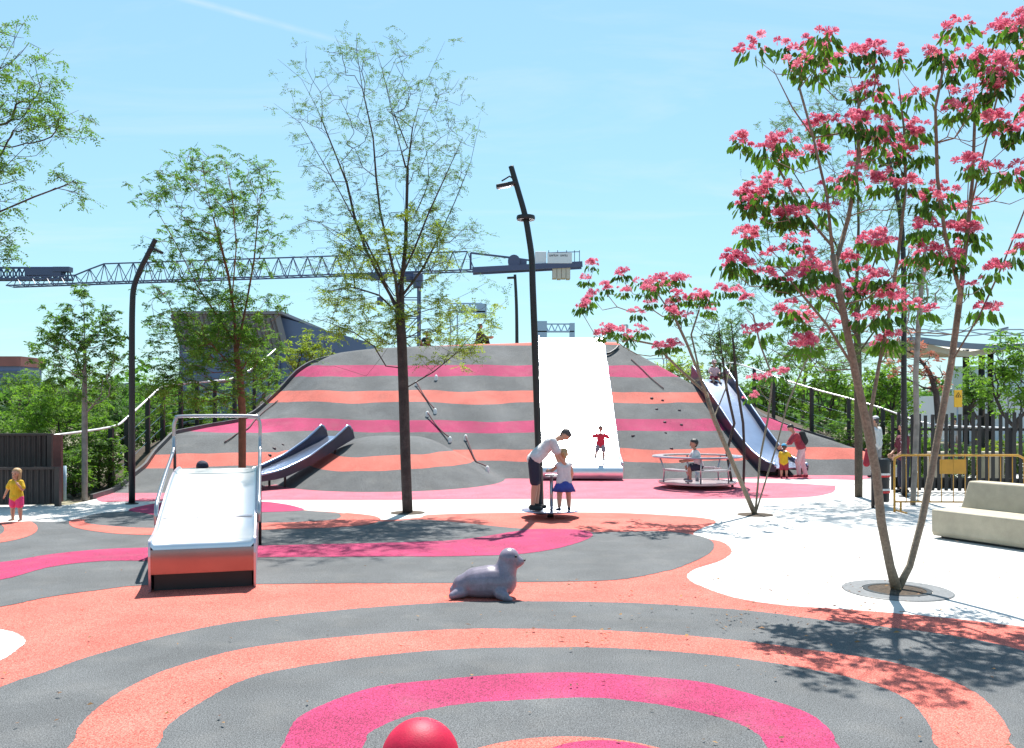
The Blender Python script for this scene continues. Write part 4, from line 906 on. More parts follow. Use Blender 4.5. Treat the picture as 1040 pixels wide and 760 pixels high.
# thin stems by the carousel
for k, (px, top, lab) in enumerate(((744, 330, 'thin crooked young tree just right of the carousel'), (755, 310, 'thin straight young tree with tall narrow dark crown right of the carousel'))):
    Y = 22.6; b = Vector(((px - CX) / F * Y, Y, 0)); wob = -6 if k == 0 else 1
    tree('young_tree', lab, b, [(738 + 8 * k, 345, 14, 32, Y), (735 + 14 * k, 312 + 10 * k, 10, 20, Y)] if k else [(715, 340, 24, 26, Y), (730, 370, 16, 16, Y)], 90 if k else 60, ml_dark if k else ml_blue, m_barkd, .035, [L2(Y, (px + wob, 460), (px - wob * .3, 430), (px - 6, 395), (px - 12, top + 20), (px - 14, top))], (5, .14, 5, .05, .018, .4), seed=80 + k, bf=.3, rmin=.004, spread=.08)
b = Vector(G(927, 513)); Y = b.y
tree('young_tree', 'thin grey stemmed sapling between the two trunks of the big flowering tree', b, [(932, 300, 22, 30, Y), (940, 250, 20, 26, Y), (925, 345, 14, 16, Y)], 60, ml_green, m_barkp, .055, [L2(Y, (929, 480), (931, 430), (930, 380), (933, 330), (936, 290), (940, 250))], (5, .14, 5, .05, .02, .35), seed=90, bf=.3, rmin=.005, spread=.08, expo=.35)
# ---------------- background trees and shrubs
def shrub(name, label, px, py_top, py_base, rx, Y, m, seed, z0=0, n=None, cat='shrub', group='shrubs beyond the left fence', leaf=(6, .16, 4, .075, .035, .2)):
    s = Y / F; x = (px - CX) * s; ztop = H + (HY - py_top) * s; base = Vector((x, Y, z0)); hgt = max(.3, ztop - z0)
    n = n or int(60 + 26 * hgt * rx * s); cy = lambda z: HY - (z - H) / s
    lob = [(px, cy(z0 + hgt * .5), rx, hgt * .5 / s, Y), (px - rx * .4, cy(z0 + hgt * .4), rx * .6, hgt * .35 / s, Y), (px + rx * .45, cy(z0 + hgt * .35), rx * .6, hgt * .33 / s, Y)]
    return tree(name, label, base, lob, n, m, m_barkd, .03 + .012 * hgt, [[(x, Y, z0 + hgt * .25)]], leaf, cat, group, seed, bf=.5, rmin=.006, spread=.1 + .03 * hgt, along=.15)
def btree(label, px, py_top, py_bot, rx, Y, m, seed, n=150, base=0, group='trees in the background', leaf=(5, .3, 4, .14, .07, .2), name='background_tree', bark=None):
    s = Y / F; b = Vector(((px - CX) * s, Y, base)); cy = (py_top + py_bot) / 2; ry = (py_bot - py_top) / 2
    rg = np.random.default_rng(seed); lob = [(px, cy, rx * .75, ry, Y)] + [(px + rg.uniform(-.6, .6) * rx, cy + rg.uniform(-.5, .55) * ry, rx * .5, ry * .45, Y) for _ in range(4)]
    return tree(name, label, b, lob, n, m, bark or m_barkd, .1, [[(b.x, Y, base + (H + (HY - py_bot) * s - base) * .6 + .3)]], leaf, 'tree', group, seed, bf=.4, rmin=.012, spread=.25)
# left side
shrub('bushy_tree', 'broad bright green bushy tree behind the slim young tree at left', 62, 362, 505, 42, 23.5, ml_bright, 101, 0, 560, 'tree', None, (6, .2, 5, .07, .028, .3))
shrub('shrub', 'low bright shrub above the dark fence at the far left edge', 8, 412, 450, 34, 24, ml_bright, 102, 0, 260)
shrub('shrub', 'dark green shrub left of the slim tree trunk, low by the reddish post', 75, 455, 505, 14, 20.4, ml_green, 103, -.02, 130)
shrub('shrub', 'dense green shrub between slim tree trunk and first black fence post', 100, 425, 500, 20, 21.6, ml_green, 104, -.02, 280)
shrub('shrub', 'green shrub behind the left lamp post below the pale cable', 122, 400, 470, 22, 25.5, ml_dark, 105, .1, 260)
shrub('shrub', 'shrub seen between the black posts just right of the left lamp post', 155, 402, 450, 22, 28.5, ml_green, 106, .3, 260)
shrub('shrub', 'green shrub behind the black posts at the left shoulder of the mound', 190, 388, 440, 26, 31, ml_green, 107, .5, 280)
shrub('shrub', 'yellowish shrub behind the arched handrail and the reddish trunk', 228, 392, 435, 24, 33, ml_bright, 108, .6, 260)
shrub('shrub', 'dark shrub by the last black posts below the grey building', 265, 385, 425, 18, 36, ml_dark, 109, .8, 180)
btree('yellow-green tree peeking over the top left edge of the mound', 312, 336, 385, 34, 44, ml_yel, 120, 190)
btree('green tree in front of the grey building, left of the yellow-green tree', 268, 350, 400, 24, 48, ml_green, 121, 130)
btree('dark green tree far left behind the bushy tree', 20, 378, 412, 34, 60, ml_green, 122, 160)
btree('small distant tree between slim tree and left lamp post', 110, 385, 425, 20, 42, ml_dark, 123, 120)
btree('distant tree behind the posts right of the left lamp', 160, 378, 412, 24, 46, ml_green, 124, 130)
# right side
btree('rounded green tree peeking over the mound right shoulder', 690, 362, 410, 34, 46, ml_yel, 130, 200)
btree('tall green tree behind the child at the top of the long slide', 735, 318, 400, 26, 40, ml_blue, 131, 170)
btree('green tree beyond the right fence, left of the feathery tree trunk', 785, 340, 440, 34, 36, ml_green, 132, 240)
btree('bright green tree beyond the right fence, behind the feathery trunk', 838, 350, 445, 34, 34, ml_bright, 133, 260)
btree('dark green tree further back above the right slide', 815, 318, 380, 34, 50, ml_blue, 134, 170)
btree('bright tree behind the lamp post at right', 900, 365, 440, 28, 32, ml_bright, 135, 220)
btree('green tree at the right edge above the black fence', 1028, 338, 435, 28, 30, ml_bright, 136, 220)
btree('small green tree in front of the canopy building columns', 990, 372, 432, 22, 32, ml_green, 137, 110)
b = Vector(((950 - CX) / F * 27, 27, 0)); Y = 27
tree('reddish_tree', 'small tree with reddish brown clusters and leaning dark trunk right of the lamp post', b, [(935, 365, 20, 22, Y), (925, 345, 18, 14, Y), (945, 385, 16, 18, Y), (915, 375, 14, 14, Y)], 110, ml_rust, m_barkd, .09, [L2(Y, (953, 430), (951, 400), (944, 378), (932, 362))], (5, .14, 4, .07, .045, .2), seed=140, bf=.3, rmin=.006, group=None)
for k, (px, pt, rx, Y, m, lab) in enumerate(((800, 425, 22, 31.5, ml_green, 'just beyond the kerb, right of the long slide'), (838, 420, 22, 30, ml_dark, 'dark and round beyond the kerb between two black posts'), (868, 425, 20, 28.6, ml_green, 'behind the feathery tree trunk'), (915, 428, 18, 27.2, ml_green, 'behind the man in white'))):
    shrub('shrub', 'green shrub ' + lab, px, pt, 460, rx, Y, m, 150 + k, 0.1, 200, group='shrubs beyond the right fence')
for k, (px, pt, rx, Y, m, lab) in enumerate(((940, 440, 18, 23.6, ml_bright, 'leftmost behind the black slat fence'), (975, 452, 20, 23.4, ml_green, 'behind the yellow plate of the barrier and the slat fence'), (1010, 445, 20, 23.6, ml_yel, 'yellowish, seen through the slat fence above the bench'), (1045, 440, 22, 23.4, ml_green, 'behind the slat fence at the right edge'))):
    shrub('shrub', 'green shrub ' + lab, px, pt, 490, rx, Y, m, 160 + k, 0.0, 190, group='shrubs behind the slat fence')
# far tree line, reads as one mass
rg = np.random.default_rng(9); P = []
for i in range(2600):
    a = rg.uniform(-.72, .72); d = rg.uniform(85, 150); P.append((d * math.sin(a), d * math.cos(a), abs(rg.normal()) * 1.3 + rg.uniform(0, 2.6)))
V, t = rachis(np.array(P), 5, 1.2, 3, .75, .5, .1, rg); o = quads('far_tree_line', V, ml_dark, None, t); tag(o, 'hazy band of far green trees along the horizon', 'trees', kind='stuff')
# ------------------------------------------------------------------ people
def skin(c): return mat('skin %.2f' % c[0], c, .55)
SK1 = skin((.5, .27, .18)); SK2 = skin((.36, .18, .12)); SK3 = skin((.56, .33, .23))
def cloth(n, c): return mat(n, c, .85, noise=[(25, .08), (9, .06)], bump=(11, .7, .03))
c_white = cloth('white cotton', (.58, .57, .58)); c_navy = cloth('navy cloth', (.02, .022, .045)); c_blue = cloth('blue cloth', (.03, .06, .3)); c_red = cloth('red cotton', (.55, .03, .06)); c_dred = cloth('dark red cotton', (.3, .03, .05)); c_yel = cloth('yellow cotton', (.65, .4, .015)); c_pinkc = cloth('pink cotton', (.8, .06, .2)); c_ppale = cloth('pale pink cotton', (.62, .42, .45)); c_wine = cloth('dark wine cotton', (.12, .02, .035)); c_grey = cloth('grey cloth', (.25, .25, .27)); c_black = cloth('black cloth', (.02, .02, .022)); c_olive = cloth('olive cloth', (.08, .08, .05)); c_sky = cloth('sky blue cloth', (.05, .3, .5))
h_blond = mat('blond hair', (.42, .26, .12), .6, noise=(30, .25)); h_black = mat('black hair', (.012, .01, .01), .45, noise=(30, .2)); h_grey = mat('greying dark hair', (.05, .045, .045), .6, noise=(40, .4)); h_brown = mat('brown hair', (.06, .03, .018), .5, noise=(30, .2))
m_eye = mat('dark eye', (.01, .01, .01), .2); m_lip = mat('lip', (.35, .07, .06), .5)
ADU = dict(ank=.045, shin=.235, thigh=.245, spine=.30, neck=.05, head=.13, sh=.105, hip=.052, ua=.17, fa=.145, hand=.1)
KID = dict(ank=.045, shin=.2, thigh=.2, spine=.30, neck=.035, head=.2, sh=.098, hip=.055, ua=.145, fa=.125, hand=.085)
def person(label, loc, heading, h, kid, pose, fit, vox=.008, anchor='feet', group=None, sk=SK1):
    K = {k: (KID[k] * kid + ADU[k] * (1 - kid)) * h for k in ADU}; g = lambda k, d: Vector(pose.get(k, d)).normalized()
    J = {}; J['pel'] = Vector((0, 0, 0)); sp = g('spine', (0, .03, 1)); J['nk'] = sp * K['spine']; J['hb'] = J['nk'] + g('neck', tuple((sp + g('head', (0, .05, 1))) / 2)) * K['neck']
    X = Vector((1, 0, 0)); hx = Vector(pose.get('hipx', (1, 0, 0))).normalized(); shx = Vector(pose.get('shx', (1, 0, 0))).normalized()
    for s, n in ((-1, 'L'), (1, 'R')):
        J['sh' + n] = J['nk'] - sp * K['spine'] * .1 + shx * s * K['sh']; J['el' + n] = J['sh' + n] + g('ua' + n, (s * .18, .02, -1)) * K['ua']; J['wr' + n] = J['el' + n] + g('fa' + n, (s * .1, .15, -1)) * K['fa']
        J['hip' + n] = hx * s * K['hip'] - sp * .01; J['kn' + n] = J['hip' + n] + g('th' + n, (s * .06, .03, -1)) * K['thigh']; J['an' + n] = J['kn' + n] + g('sn' + n, (s * .03, -.05, -1)) * K['shin']
    zmin = min(J['anL'].z, J['anR'].z) - K['ank']
    if anchor == 'feet': off = Vector((-(J['anL'].x + J['anR'].x) / 2, -(J['anL'].y + J['anR'].y) / 2, -zmin))
    else: off = Vector((0, 0, K['hip'] * 1.35))
    Mx = Matrix.Translation(Vector(loc)) @ Matrix.Rotation(heading, 4, 'Z') @ Matrix.Translation(off)
    r = root('person', tuple(loc), label, 'person', group); hh = h
    def build(name, caps, m, parent=r, v=None, it=3):
        mb = MB()
        for a, b, r1, r2 in caps: capsule(mb, Mx @ Vector(a), Mx @ Vector(b), r1, r2, 12)
        return remesh(name, mb, v or vox, m, parent, it)
    kf = 1 + .22 * kid; kl = 1 + .22 * kid
    tor = []
    for s, n in ((-1, 'L'), (1, 'R')):
        a = J['hip' + n] * .8 + sp * .0; b = J['nk'] - sp * K['spine'] * .22 + shx * s * K['sh'] * .48
        w = J['pel'] + sp * K['spine'] * .42 + X * s * K['sh'] * .34
        tor += [(a, w, .062 * hh * kf, .053 * hh * kf), (w, b, .053 * hh * kf, .06 * hh)]
    tor.append((J['hipL'] * .5, J['hipR'] * .5, .066 * hh * kf, .066 * hh * kf)); tor.append((sp * K['spine'] * .3, sp * K['spine'] * .7, .056 * hh * kf, .056 * hh * kf))
    caps = list(tor); caps += [(J['nk'] - sp * .03 * hh, J['hb'] + (J['hb'] - J['nk']) * .5, .034 * hh, .028 * hh)]
    for s, n in ((-1, 'L'), (1, 'R')):
        caps += [(J['nk'] - sp * K['spine'] * .1 + shx * s * K['sh'] * .4, J['sh' + n], .035 * hh, .032 * hh), (J['sh' + n], J['el' + n], .03 * hh * kl, .023 * hh * kl), (J['el' + n], J['wr' + n], .024 * hh * kl, .016 * hh * kl)]
        k, a = J['kn' + n], J['an' + n]; caps += [(J['hip' + n], k, .053 * hh * kl, .035 * hh * kl), (k, k.lerp(a, .3), .033 * hh * kl, .034 * hh * kl), (k.lerp(a, .3), a, .034 * hh * kl, .02 * hh * kl)]
        fd = Vector(pose.get('ft' + n, (s * .2, 1, 0))).normalized(); heel = a - fd * .015 * hh - Vector((0, 0, K['ank'] * .45)); toe = a + fd * .085 * hh - Vector((0, 0, K['ank'] * .55)); caps += [(a, heel, .02 * hh, .021 * hh), (heel, toe, .021 * hh, .016 * hh)]
        # hand
        wr = J['wr' + n]; d = (wr - J['el' + n]).normalized(); hdv = Vector(pose.get('hd' + n, tuple(d))).normalized(); side = hdv.cross(Vector((s, 0, 0))); side = side.normalized() if side.length > .2 else Vector((0, 1, 0)); nm = hdv.cross(side).normalized()
        hl = K['hand']; fr = max(.055 * hl, vox * .62)
        for q in (-1.2, 0, 1.2): caps.append((wr, wr + hdv * hl * .42 + side * q * .16 * hl, .14 * hl, .11 * hl))
        for q, L in ((-1.5, .42), (-.5, .5), (.5, .47), (1.5, .36)):
            p0 = wr + hdv * hl * .45 + side * q * .14 * hl; p1 = p0 + (hdv + side * q * .08 + nm * .15 * s).normalized() * hl * L * .55; p2 = p1 + (hdv + nm * .7 * s).normalized() * hl * L * .5; caps += [(p0, p1, fr, fr), (p1, p2, fr, fr * .85)]
        t0 = wr + hdv * hl * .12 + side * .2 * hl; t1 = t0 + (hdv * .6 + side * .8).normalized() * hl * .25; caps += [(t0, t1, fr * 1.2, fr * 1.1), (t1, t1 + (hdv + side * .2).normalized() * hl * .2, fr * 1.1, fr * .9)]
    # head
    up = g('head', (0, .05, 1)); fc = Vector(pose.get('face', (0, 1, 0))); fc = (fc - up * fc.dot(up)).normalized(); rt = fc.cross(up).normalized(); H0 = K['head']
    def hp(x, y, z): return J['hb'] + (rt * x + fc * y + up * z) * H0
    caps += [(hp(0, -.1, .6), hp(0, .06, .61), .37 * H0, .36 * H0), (hp(0, .08, .45), hp(0, .14, .2), .29 * H0, .19 * H0), (hp(0, .4, .46), hp(0, .45, .37), .045 * H0, .065 * H0), (hp(-.37, -.02, .5), hp(-.37, -.02, .4), .07 * H0, .05 * H0), (hp(.37, -.02, .5), hp(.37, -.02, .4), .07 * H0, .05 * H0)]
    body = build('body', caps, sk)
    mb = MB()
    for s in (-1, 1): mb.ball(Mx @ hp(s * .15, .365, .53), .045 * H0)
    mb.build('eyes', m_eye, r, True)
    mb = MB(); capsule(mb, Mx @ hp(-.09, .32, .2), Mx @ hp(.09, .32, .2), .03 * H0, .03 * H0, 8); mb.build('mouth', m_lip, r, True)
    # clothes
    e = .009 + .004 * hh
    if fit.get('top'):
        T = [(a, b, r1 + e, r2 + e) for a, b, r1, r2 in tor]
        for s, n in ((-1, 'L'), (1, 'R')):
            f = fit.get('sleeve', .55); T += [(J['nk'] - sp * K['spine'] * .1 + shx * s * K['sh'] * .4, J['sh' + n], .038 * hh + e * .6, .034 * hh + e * .6)]
            if f > 0: T.append((J['sh' + n], J['sh' + n].lerp(J['el' + n], min(1, f)), .032 * hh * kl + e, .03 * hh * kl + e * 1.3))
            if f > 1: T.append((J['el' + n], J['el' + n].lerp(J['wr' + n], f - 1), .026 * hh + e, .018 * hh + e))
            if fit.get('loose'): T.append((J['hip' + n] * 1.0 + sp * .04 * hh, J['nk'] - sp * K['spine'] * .4 + X * s * .03, .068 * hh + e, .06 * hh + e))
        build('top', T, fit['top'], v=vox)
    if fit.get('bottom'):
        mt, kind, f = fit['bottom']; B = []
        if kind == 'skirt':
            a = J['pel'] + sp * .05 * hh; mb = MB(); L = f * hh; pr = []; vs = []; fs = []; n = 40
            for i, (t, rr) in enumerate(((0, .068), (.2, .085), (.6, .115), (1, .14), (.98, .13), (.5, .1))):
                for k in range(n):
                    an = 2 * math.pi * k / n; q = rr * hh * kf * (1 + (.07 * math.sin(an * 9) * t)); vs.append(Mx @ (a + Vector((math.cos(an) * q * 1.1, math.sin(an) * q * .9, -L * t))))
            for i in range(5):
                for k in range(n): fs.append((i * n + k, i * n + (k + 1) % n, (i + 1) * n + (k + 1) % n, (i + 1) * n + k))
            mb.add(vs, fs).build('skirt', mt, r, True)
        else:
            for s, n in ((-1, 'L'), (1, 'R')):
                B += [(J['hip' + n] * .8, J['pel'] + sp * K['spine'] * .1 + X * s * .02 * hh, .063 * hh * kf + e * .5, .055 * hh * kf + e * .5)]
                k = J['kn' + n]; q = min(1, f); B.append((J['hip' + n], J['hip' + n].lerp(k, q), .055 * hh * kl + e, (.055 - .014 * q) * hh * kl + e * 1.2))
                if f > 1: B.append((k, k.lerp(J['an' + n], f - 1), .038 * hh + e * .8, .03 * hh + e * .9))
            build('trousers' if f > 1 else 'shorts', B, mt, v=vox)
    # hair
    hk, hm = fit.get('hair', ('short', h_brown)); Hc = [(hp(0, -.14, .66), hp(0, .0, .71), .4 * H0, .37 * H0), (hp(0, -.2, .5), hp(0, -.16, .35), .3 * H0, .22 * H0)]
    if hk == 'long': Hc += [(hp(0, -.22, .6), hp(0, -.3, -.5), .33 * H0, .24 * H0), (hp(-.28, -.05, .6), hp(-.3, -.05, -.15), .16 * H0, .12 * H0), (hp(.28, -.05, .6), hp(.3, -.05, -.15), .16 * H0, .12 * H0)]
    if hk == 'pony': Hc += [(hp(0, -.5, .6), hp(0, -.62, .2), .13 * H0, .07 * H0)]
    build('hair', Hc, hm, v=vox)
    if fit.get('cap'):
        mc = fit['cap']; C = [(hp(0, -.12, .73), hp(0, .02, .75), .4 * H0, .38 * H0)]; cc = build('cap', C, mc, v=vox)
        mb = MB(); pts = [Mx @ hp(.36 * math.cos(a), .3 + .38 * math.sin(a), .66 - .05 * math.sin(a)) for a in np.linspace(0, math.pi, 12)]; lo = [p - (Mx.to_3x3() @ up) * .012 for p in pts]
        mb.add(pts + lo, [tuple(range(12)), tuple(range(23, 11, -1))] + [(i, i + 1, 13 + i, 12 + i) for i in range(11)]); mb.build('brim', mc, cc)
    if fit.get('shoes'):
        for s, n in ((-1, 'L'), (1, 'R')):
            a = J['an' + n]; fd = Vector(pose.get('ft' + n, (s * .2, 1, 0))).normalized(); heel = a - fd * .015 * hh - Vector((0, 0, K['ank'] * .45)); toe = a + fd * .085 * hh - Vector((0, 0, K['ank'] * .55)); build('shoe', [(heel, toe, .027 * hh, .022 * hh), (heel + Vector((0, 0, .008)), a - Vector((0, 0, .005)), .027 * hh, .025 * hh)], fit['shoes'], v=vox)
    return r, J, Mx, K
# man bending over the spinner post
Ym = SPN.y + .05
person('man in white t-shirt and dark shorts bending over the spinner post beside a toddler', ((543 - CX) / F * Ym, Ym + .0, .14), R(-90), 1.76, 0,
       dict(spine=(0, .72, .7), neck=(0, .95, .25), head=(0, .8, .35), face=(.1, .5, -.8), uaL=(-.05, .3, -.95), uaR=(.05, .42, -.9), faL=(.15, .35, -.9), faR=(-.15, .5, -.8), thL=(-.05, .16, -1), thR=(.05, .05, -1), snL=(0, -.02, -1), snR=(0, -.1, -1), ftL=(-.1, 1, 0), ftR=(.15, 1, 0)),
       dict(top=c_white, sleeve=.65, loose=1, bottom=(c_navy, 'shorts', .92), hair=('short', h_grey), shoes=c_black), vox=.0075)
Yt = SPN.y - .1
r, J, Mx, K = person('toddler seen from behind in white top and navy skirt standing on the spinner', ((573 - CX) / F * Yt, Yt, .13), R(12), 1.15, .9,
       dict(uaL=(-.45, .6, -.6), faL=(-.2, .9, -.1), uaR=(.3, .2, -1), faR=(.0, .5, -.85), head=(-.05, .1, 1), thL=(-.1, 0, -1), thR=(.12, .1, -1)),
       dict(top=c_white, sleeve=0, bottom=(c_blue, 'skirt', .2), hair=('pony', h_blond), shoes=c_navy), vox=.006)
Yk = 25.15
person('child in red t-shirt running down the end of the wide steel slide with arms out', ((609 - CX) / F * Yk, Yk, .53), R(176), 1.02, .85,
       dict(spine=(0, .12, 1), uaL=(-.9, .1, -.55), faL=(-.8, .2, -.5), uaR=(.8, .1, -.4), faR=(.6, .3, -.3), thL=(-.15, .45, -.9), snL=(0, -.25, -1), thR=(.3, .35, -.85), snR=(.1, -.75, -.7)),
       dict(top=c_red, sleeve=.7, bottom=(c_grey, 'shorts', .8), hair=('short', h_black), shoes=c_black), vox=.008, sk=SK2)
person('boy in white t-shirt with black hair sitting on the merry-go-round bench facing left', (CAR.x - .1, CAR.y - .74, .49), R(90), 1.32, .6,
       dict(spine=(0, .28, 1), head=(0, .15, 1), uaL=(-.2, .5, -.8), faL=(.1, .9, -.2), uaR=(.2, .5, -.8), faR=(-.1, .9, -.2), thL=(-.25, .93, -.12), thR=(.15, .95, -.05), snL=(0, -.1, -1), snR=(0, -.2, -1)),
       dict(top=c_white, sleeve=.6, bottom=(c_navy, 'shorts', .75), hair=('short', h_black), shoes=c_grey), vox=.008, anchor='seat', sk=SK2)
Yw = 25.6
person('toddler in yellow t-shirt and blue cap seen from behind below the right slide', ((793 - CX) / F * Yw, Yw - .3, .01), R(-25), .98, 1,
       dict(uaR=(.4, .5, -.5), faR=(.5, .8, .1)), dict(top=c_yel, sleeve=.7, bottom=(c_dred, 'shorts', .8), hair=('short', h_brown), cap=c_sky, shoes=c_dred), vox=.008)
r, J, Mx, K = person('woman in dark red top and pale pink trousers leaning towards the toddler in yellow', ((815 - CX) / F * Yw, Yw, .01), R(82), 1.6, 0,
       dict(spine=(0, .42, .9), head=(0, .6, .8), face=(0, .8, -.5), uaL=(-.1, .6, -.8), faL=(.1, .9, -.4), uaR=(.1, .5, -.85), faR=(0, .85, -.5), thL=(-.05, .35, -1), snL=(0, -.1, -1), thR=(.05, -.1, -1), snR=(0, -.25, -1)),
       dict(top=c_dred, sleeve=1.3, loose=1, bottom=(c_ppale, 'trousers', 1.9), hair=('short', h_black), shoes=c_dred), vox=.009)
q = Mx @ (J['nk'] * .62 + Vector((0, -.17, .05))); mb = MB(); capsule(mb, q + Vector((0, 0, -.12)), q + Vector((-.03, 0, .1)), .13, .1); capsule(mb, q + Vector((.06, 0, -.1)), q + Vector((.05, 0, -.02)), .09, .07)
bp = remesh('backpack', mb, .012, c_black, None, 4); tag(bp, 'small black backpack on the back of the woman in dark red', 'backpack')
person('child in pale clothes and hat sitting at the top of the right slide', (7.0, 30.75, 3.0), R(184), 1.12, .9,
       dict(spine=(0, .1, 1), thL=(-.15, .95, -.2), thR=(.15, .95, -.2), snL=(-.05, .8, -.6), snR=(.05, .8, -.6), uaL=(-.4, .3, -.8), faL=(.2, .8, -.3), uaR=(.4, .3, -.8), faR=(-.2, .8, -.3)),
       dict(top=c_ppale, sleeve=.8, bottom=(c_dred, 'shorts', .8), hair=('short', h_brown), cap=c_ppale, shoes=c_navy), vox=.011, anchor='seat')
Yg = G(17, 530).y
person('small girl in yellow t-shirt and pink shorts standing by the left dark fence', ((17 - CX) / F * Yg, Yg, .012), R(172), .94, .95,
       dict(uaL=(-.35, .15, -.85), faL=(.35, .7, .9), uaR=(.55, 0, -.9), faR=(.45, .1, -1), head=(-.08, .05, 1), thL=(-.12, .05, -1), thR=(.12, .0, -1)),
       dict(top=c_yel, sleeve=.7, bottom=(c_pinkc, 'shorts', .7), hair=('long', h_blond), shoes=None), vox=.0065, sk=SK1)
Yr = 25.6
r, J, Mx, K = person('man in white shirt, white cap and grey trousers standing beyond the flowering tree', ((890 - CX) / F * Yr, Yr, .01), R(35), 1.74, 0,
       dict(uaL=(-.2, .1, -1), faL=(-.05, .25, -1), uaR=(.2, 0, -1), faR=(0, .1, -1)),
       dict(top=c_white, sleeve=.9, loose=1, bottom=(c_grey, 'trousers', 1.95), hair=('short', h_grey), cap=c_white, shoes=c_black), vox=.011)
q = Mx @ (J['wrL'] + Vector((-.02, 0, -.1))); mb = MB(); capsule(mb, q + Vector((0, 0, .03)), q + Vector((-.02, 0, -.35)), .05, .1)
tag(remesh('shoulder_bag', mb, .012, c_dred, None, 3), 'dark red bag hanging from the hand of the man in the white shirt', 'bag')
Yr = 21.0
person('woman with long dark hair and dark clothes behind the left end of the yellow barrier', ((918 - CX) / F * Yr, Yr, .005), R(95), 1.62, 0,
       dict(uaL=(-.15, .2, -1), faL=(.25, .6, -.5), uaR=(.15, .2, -1), faR=(-.3, .6, -.4), face=(.3, 1, 0)),
       dict(top=c_wine, sleeve=.7, bottom=(c_navy, 'trousers', 1.75), hair=('long', h_black), shoes=c_black), vox=.01)
Yb = 13.95
person('child with dark blue cap just peeking over the top of the front slide', ((205 - CX) / F * Yb, Yb, .0), R(200), 1.17, .8,
       dict(uaL=(-.2, .6, -.5), faL=(.1, .8, .4), uaR=(.2, .6, -.5), faR=(-.1, .8, .4), head=(-.1, .3, 1), face=(-.5, .6, -.2)),
       dict(top=c_navy, sleeve=.8, bottom=(c_navy, 'shorts', .8), hair=('short', h_brown), cap=c_navy, shoes=c_navy), vox=.008)
SIT = dict(spine=(0, .2, 1), thL=(-.3, .8, .35), thR=(.3, .8, .35), snL=(0, .3, -1), snR=(0, .3, -1), uaL=(-.3, .5, -.6), faL=(.2, .9, 0), uaR=(.3, .5, -.6), faR=(-.2, .9, 0))
for px, Y, hgt, kd, lab, fit, hd in ((485, 34.2, 1.6, 0, 'person in olive clothes sitting on the crest of the mound left of the wide slide', dict(top=c_olive, sleeve=1.2, bottom=(c_black, 'trousers', 1.8), hair=('short', h_brown), shoes=c_black), -80), (434, 34.4, 1.15, .8, 'small child in dark clothes crouching on the crest of the mound behind the centre tree', dict(top=c_black, sleeve=1.1, bottom=(c_dred, 'trousers', 1.8), hair=('short', h_black), shoes=c_black), 160)):
    x = (px - CX) / F * Y; person(lab, (x, Y, hz(x, Y)), R(hd), hgt, kd, SIT, fit, vox=.012, anchor='seat')
person('person in white shirt walking behind the black slat fence', ((970 - CX) / F * 30, 30, 0), R(90), 1.68, 0, dict(thL=(0, .3, -1), thR=(0, -.25, -1)), dict(top=c_white, sleeve=.8, bottom=(c_grey, 'trousers', 1.8), hair=('short', h_black), shoes=c_black), vox=.013)
# ------------------------------------------------------------------ cranes
m_navy = mat('navy crane paint', (.07, .085, .17), .5); m_cwhite = mat('white crane cabin', (.7, .72, .78), .6); m_cw = mat('counterweight concrete', (.55, .5, .44), .9)
def truss(mb, A, B, h, wd, n, ch=.16, br=.09, topfn=None):
    """triangular lattice: two bottom chords, one top chord"""
    A = Vector(A); B = Vector(B); o = Vector((0, wd / 2, 0)); prev = None
    for i in range(n + 1):
        p = A.lerp(B, i / n)
        if i < n:
            m = A.lerp(B, (i + .5) / n); t = m + Vector((0, 0, h if topfn is None else topfn((i + .5) / n))); q = A.lerp(B, (i + 1) / n)
            for s in (-1, 1):
                mb.beam(p + o * s, t, br); mb.beam(t, q + o * s, br)
            mb.beam(p - o, q + o, br * .7)
            if prev is not None: mb.beam(prev, t, ch)
            prev = t
        mb.beam(p - o, p + o, br)
    for s in (-1, 1): mb.beam(A + o * s, B + o * s, ch, ch)
    return mb
Yq = 80.0
r = root('tower_crane', tuple(at(416, 415, Yq) * 1), 'large navy tower crane whose long lattice jib crosses the whole sky behind the mound', 'crane', 'tower cranes'); r.location.z = 0
mb = MB(); truss(mb, at(10, 291, Yq), at(482, 275, Yq), 1.7, 1.2, 32, .11, .055, lambda t: .8 if t < .14 else (.8 + (t - .14) / .06 * .95 if t < .2 else 1.75)); mb.build('jib', m_navy, r)
mb = MB()
for s in (-.6, .6):
    mb.beam(at(480, 275.5, Yq) + Vector((0, s, 0)), at(591, 269.5, Yq) + Vector((0, s, 0)), .2, .5)
for i in range(12): p = at(482 + i * 9.5, 273.5 - i * .5, Yq); mb.beam(p - Vector((0, .6, 0)), p + Vector((0, .6, 0)), .15)
mb.beam(at(478, 257, Yq), at(520, 262, Yq), .16); mb.beam(at(520, 262, Yq), at(548, 266, Yq), .14); mb.beam(at(478, 257, Yq), at(478, 274, Yq), .18)
mb.build('counter_jib', m_navy, r)
mb = MB()
for x in (557, 566, 575, 583, 588): p = at(x, 264, Yq); mb.beam(p + Vector((0, -.6, -.8)), p + Vector((0, -.6, .75)), .06)
mb.beam(at(556, 258, Yq) - Vector((0, .6, 0)), at(588, 257, Yq) - Vector((0, .6, 0)), .06); mb.build('railing', m_navy, r)
mb = MB(); p = at(522, 266, Yq); mb.tube([p - Vector((0, .6, 0)), p + Vector((0, .6, 0))], .55, 16); mb.box(tuple(at(531, 268, Yq)), (.7, .8, .6)); mb.build('winch', m_navy, r)
p = at(549, 263, Yq); mb = MB(); mb.box(tuple(p), (1.0, 1.1, 1.15)); mb.build('machine_cabinet', m_cwhite, r, bevel=.04)
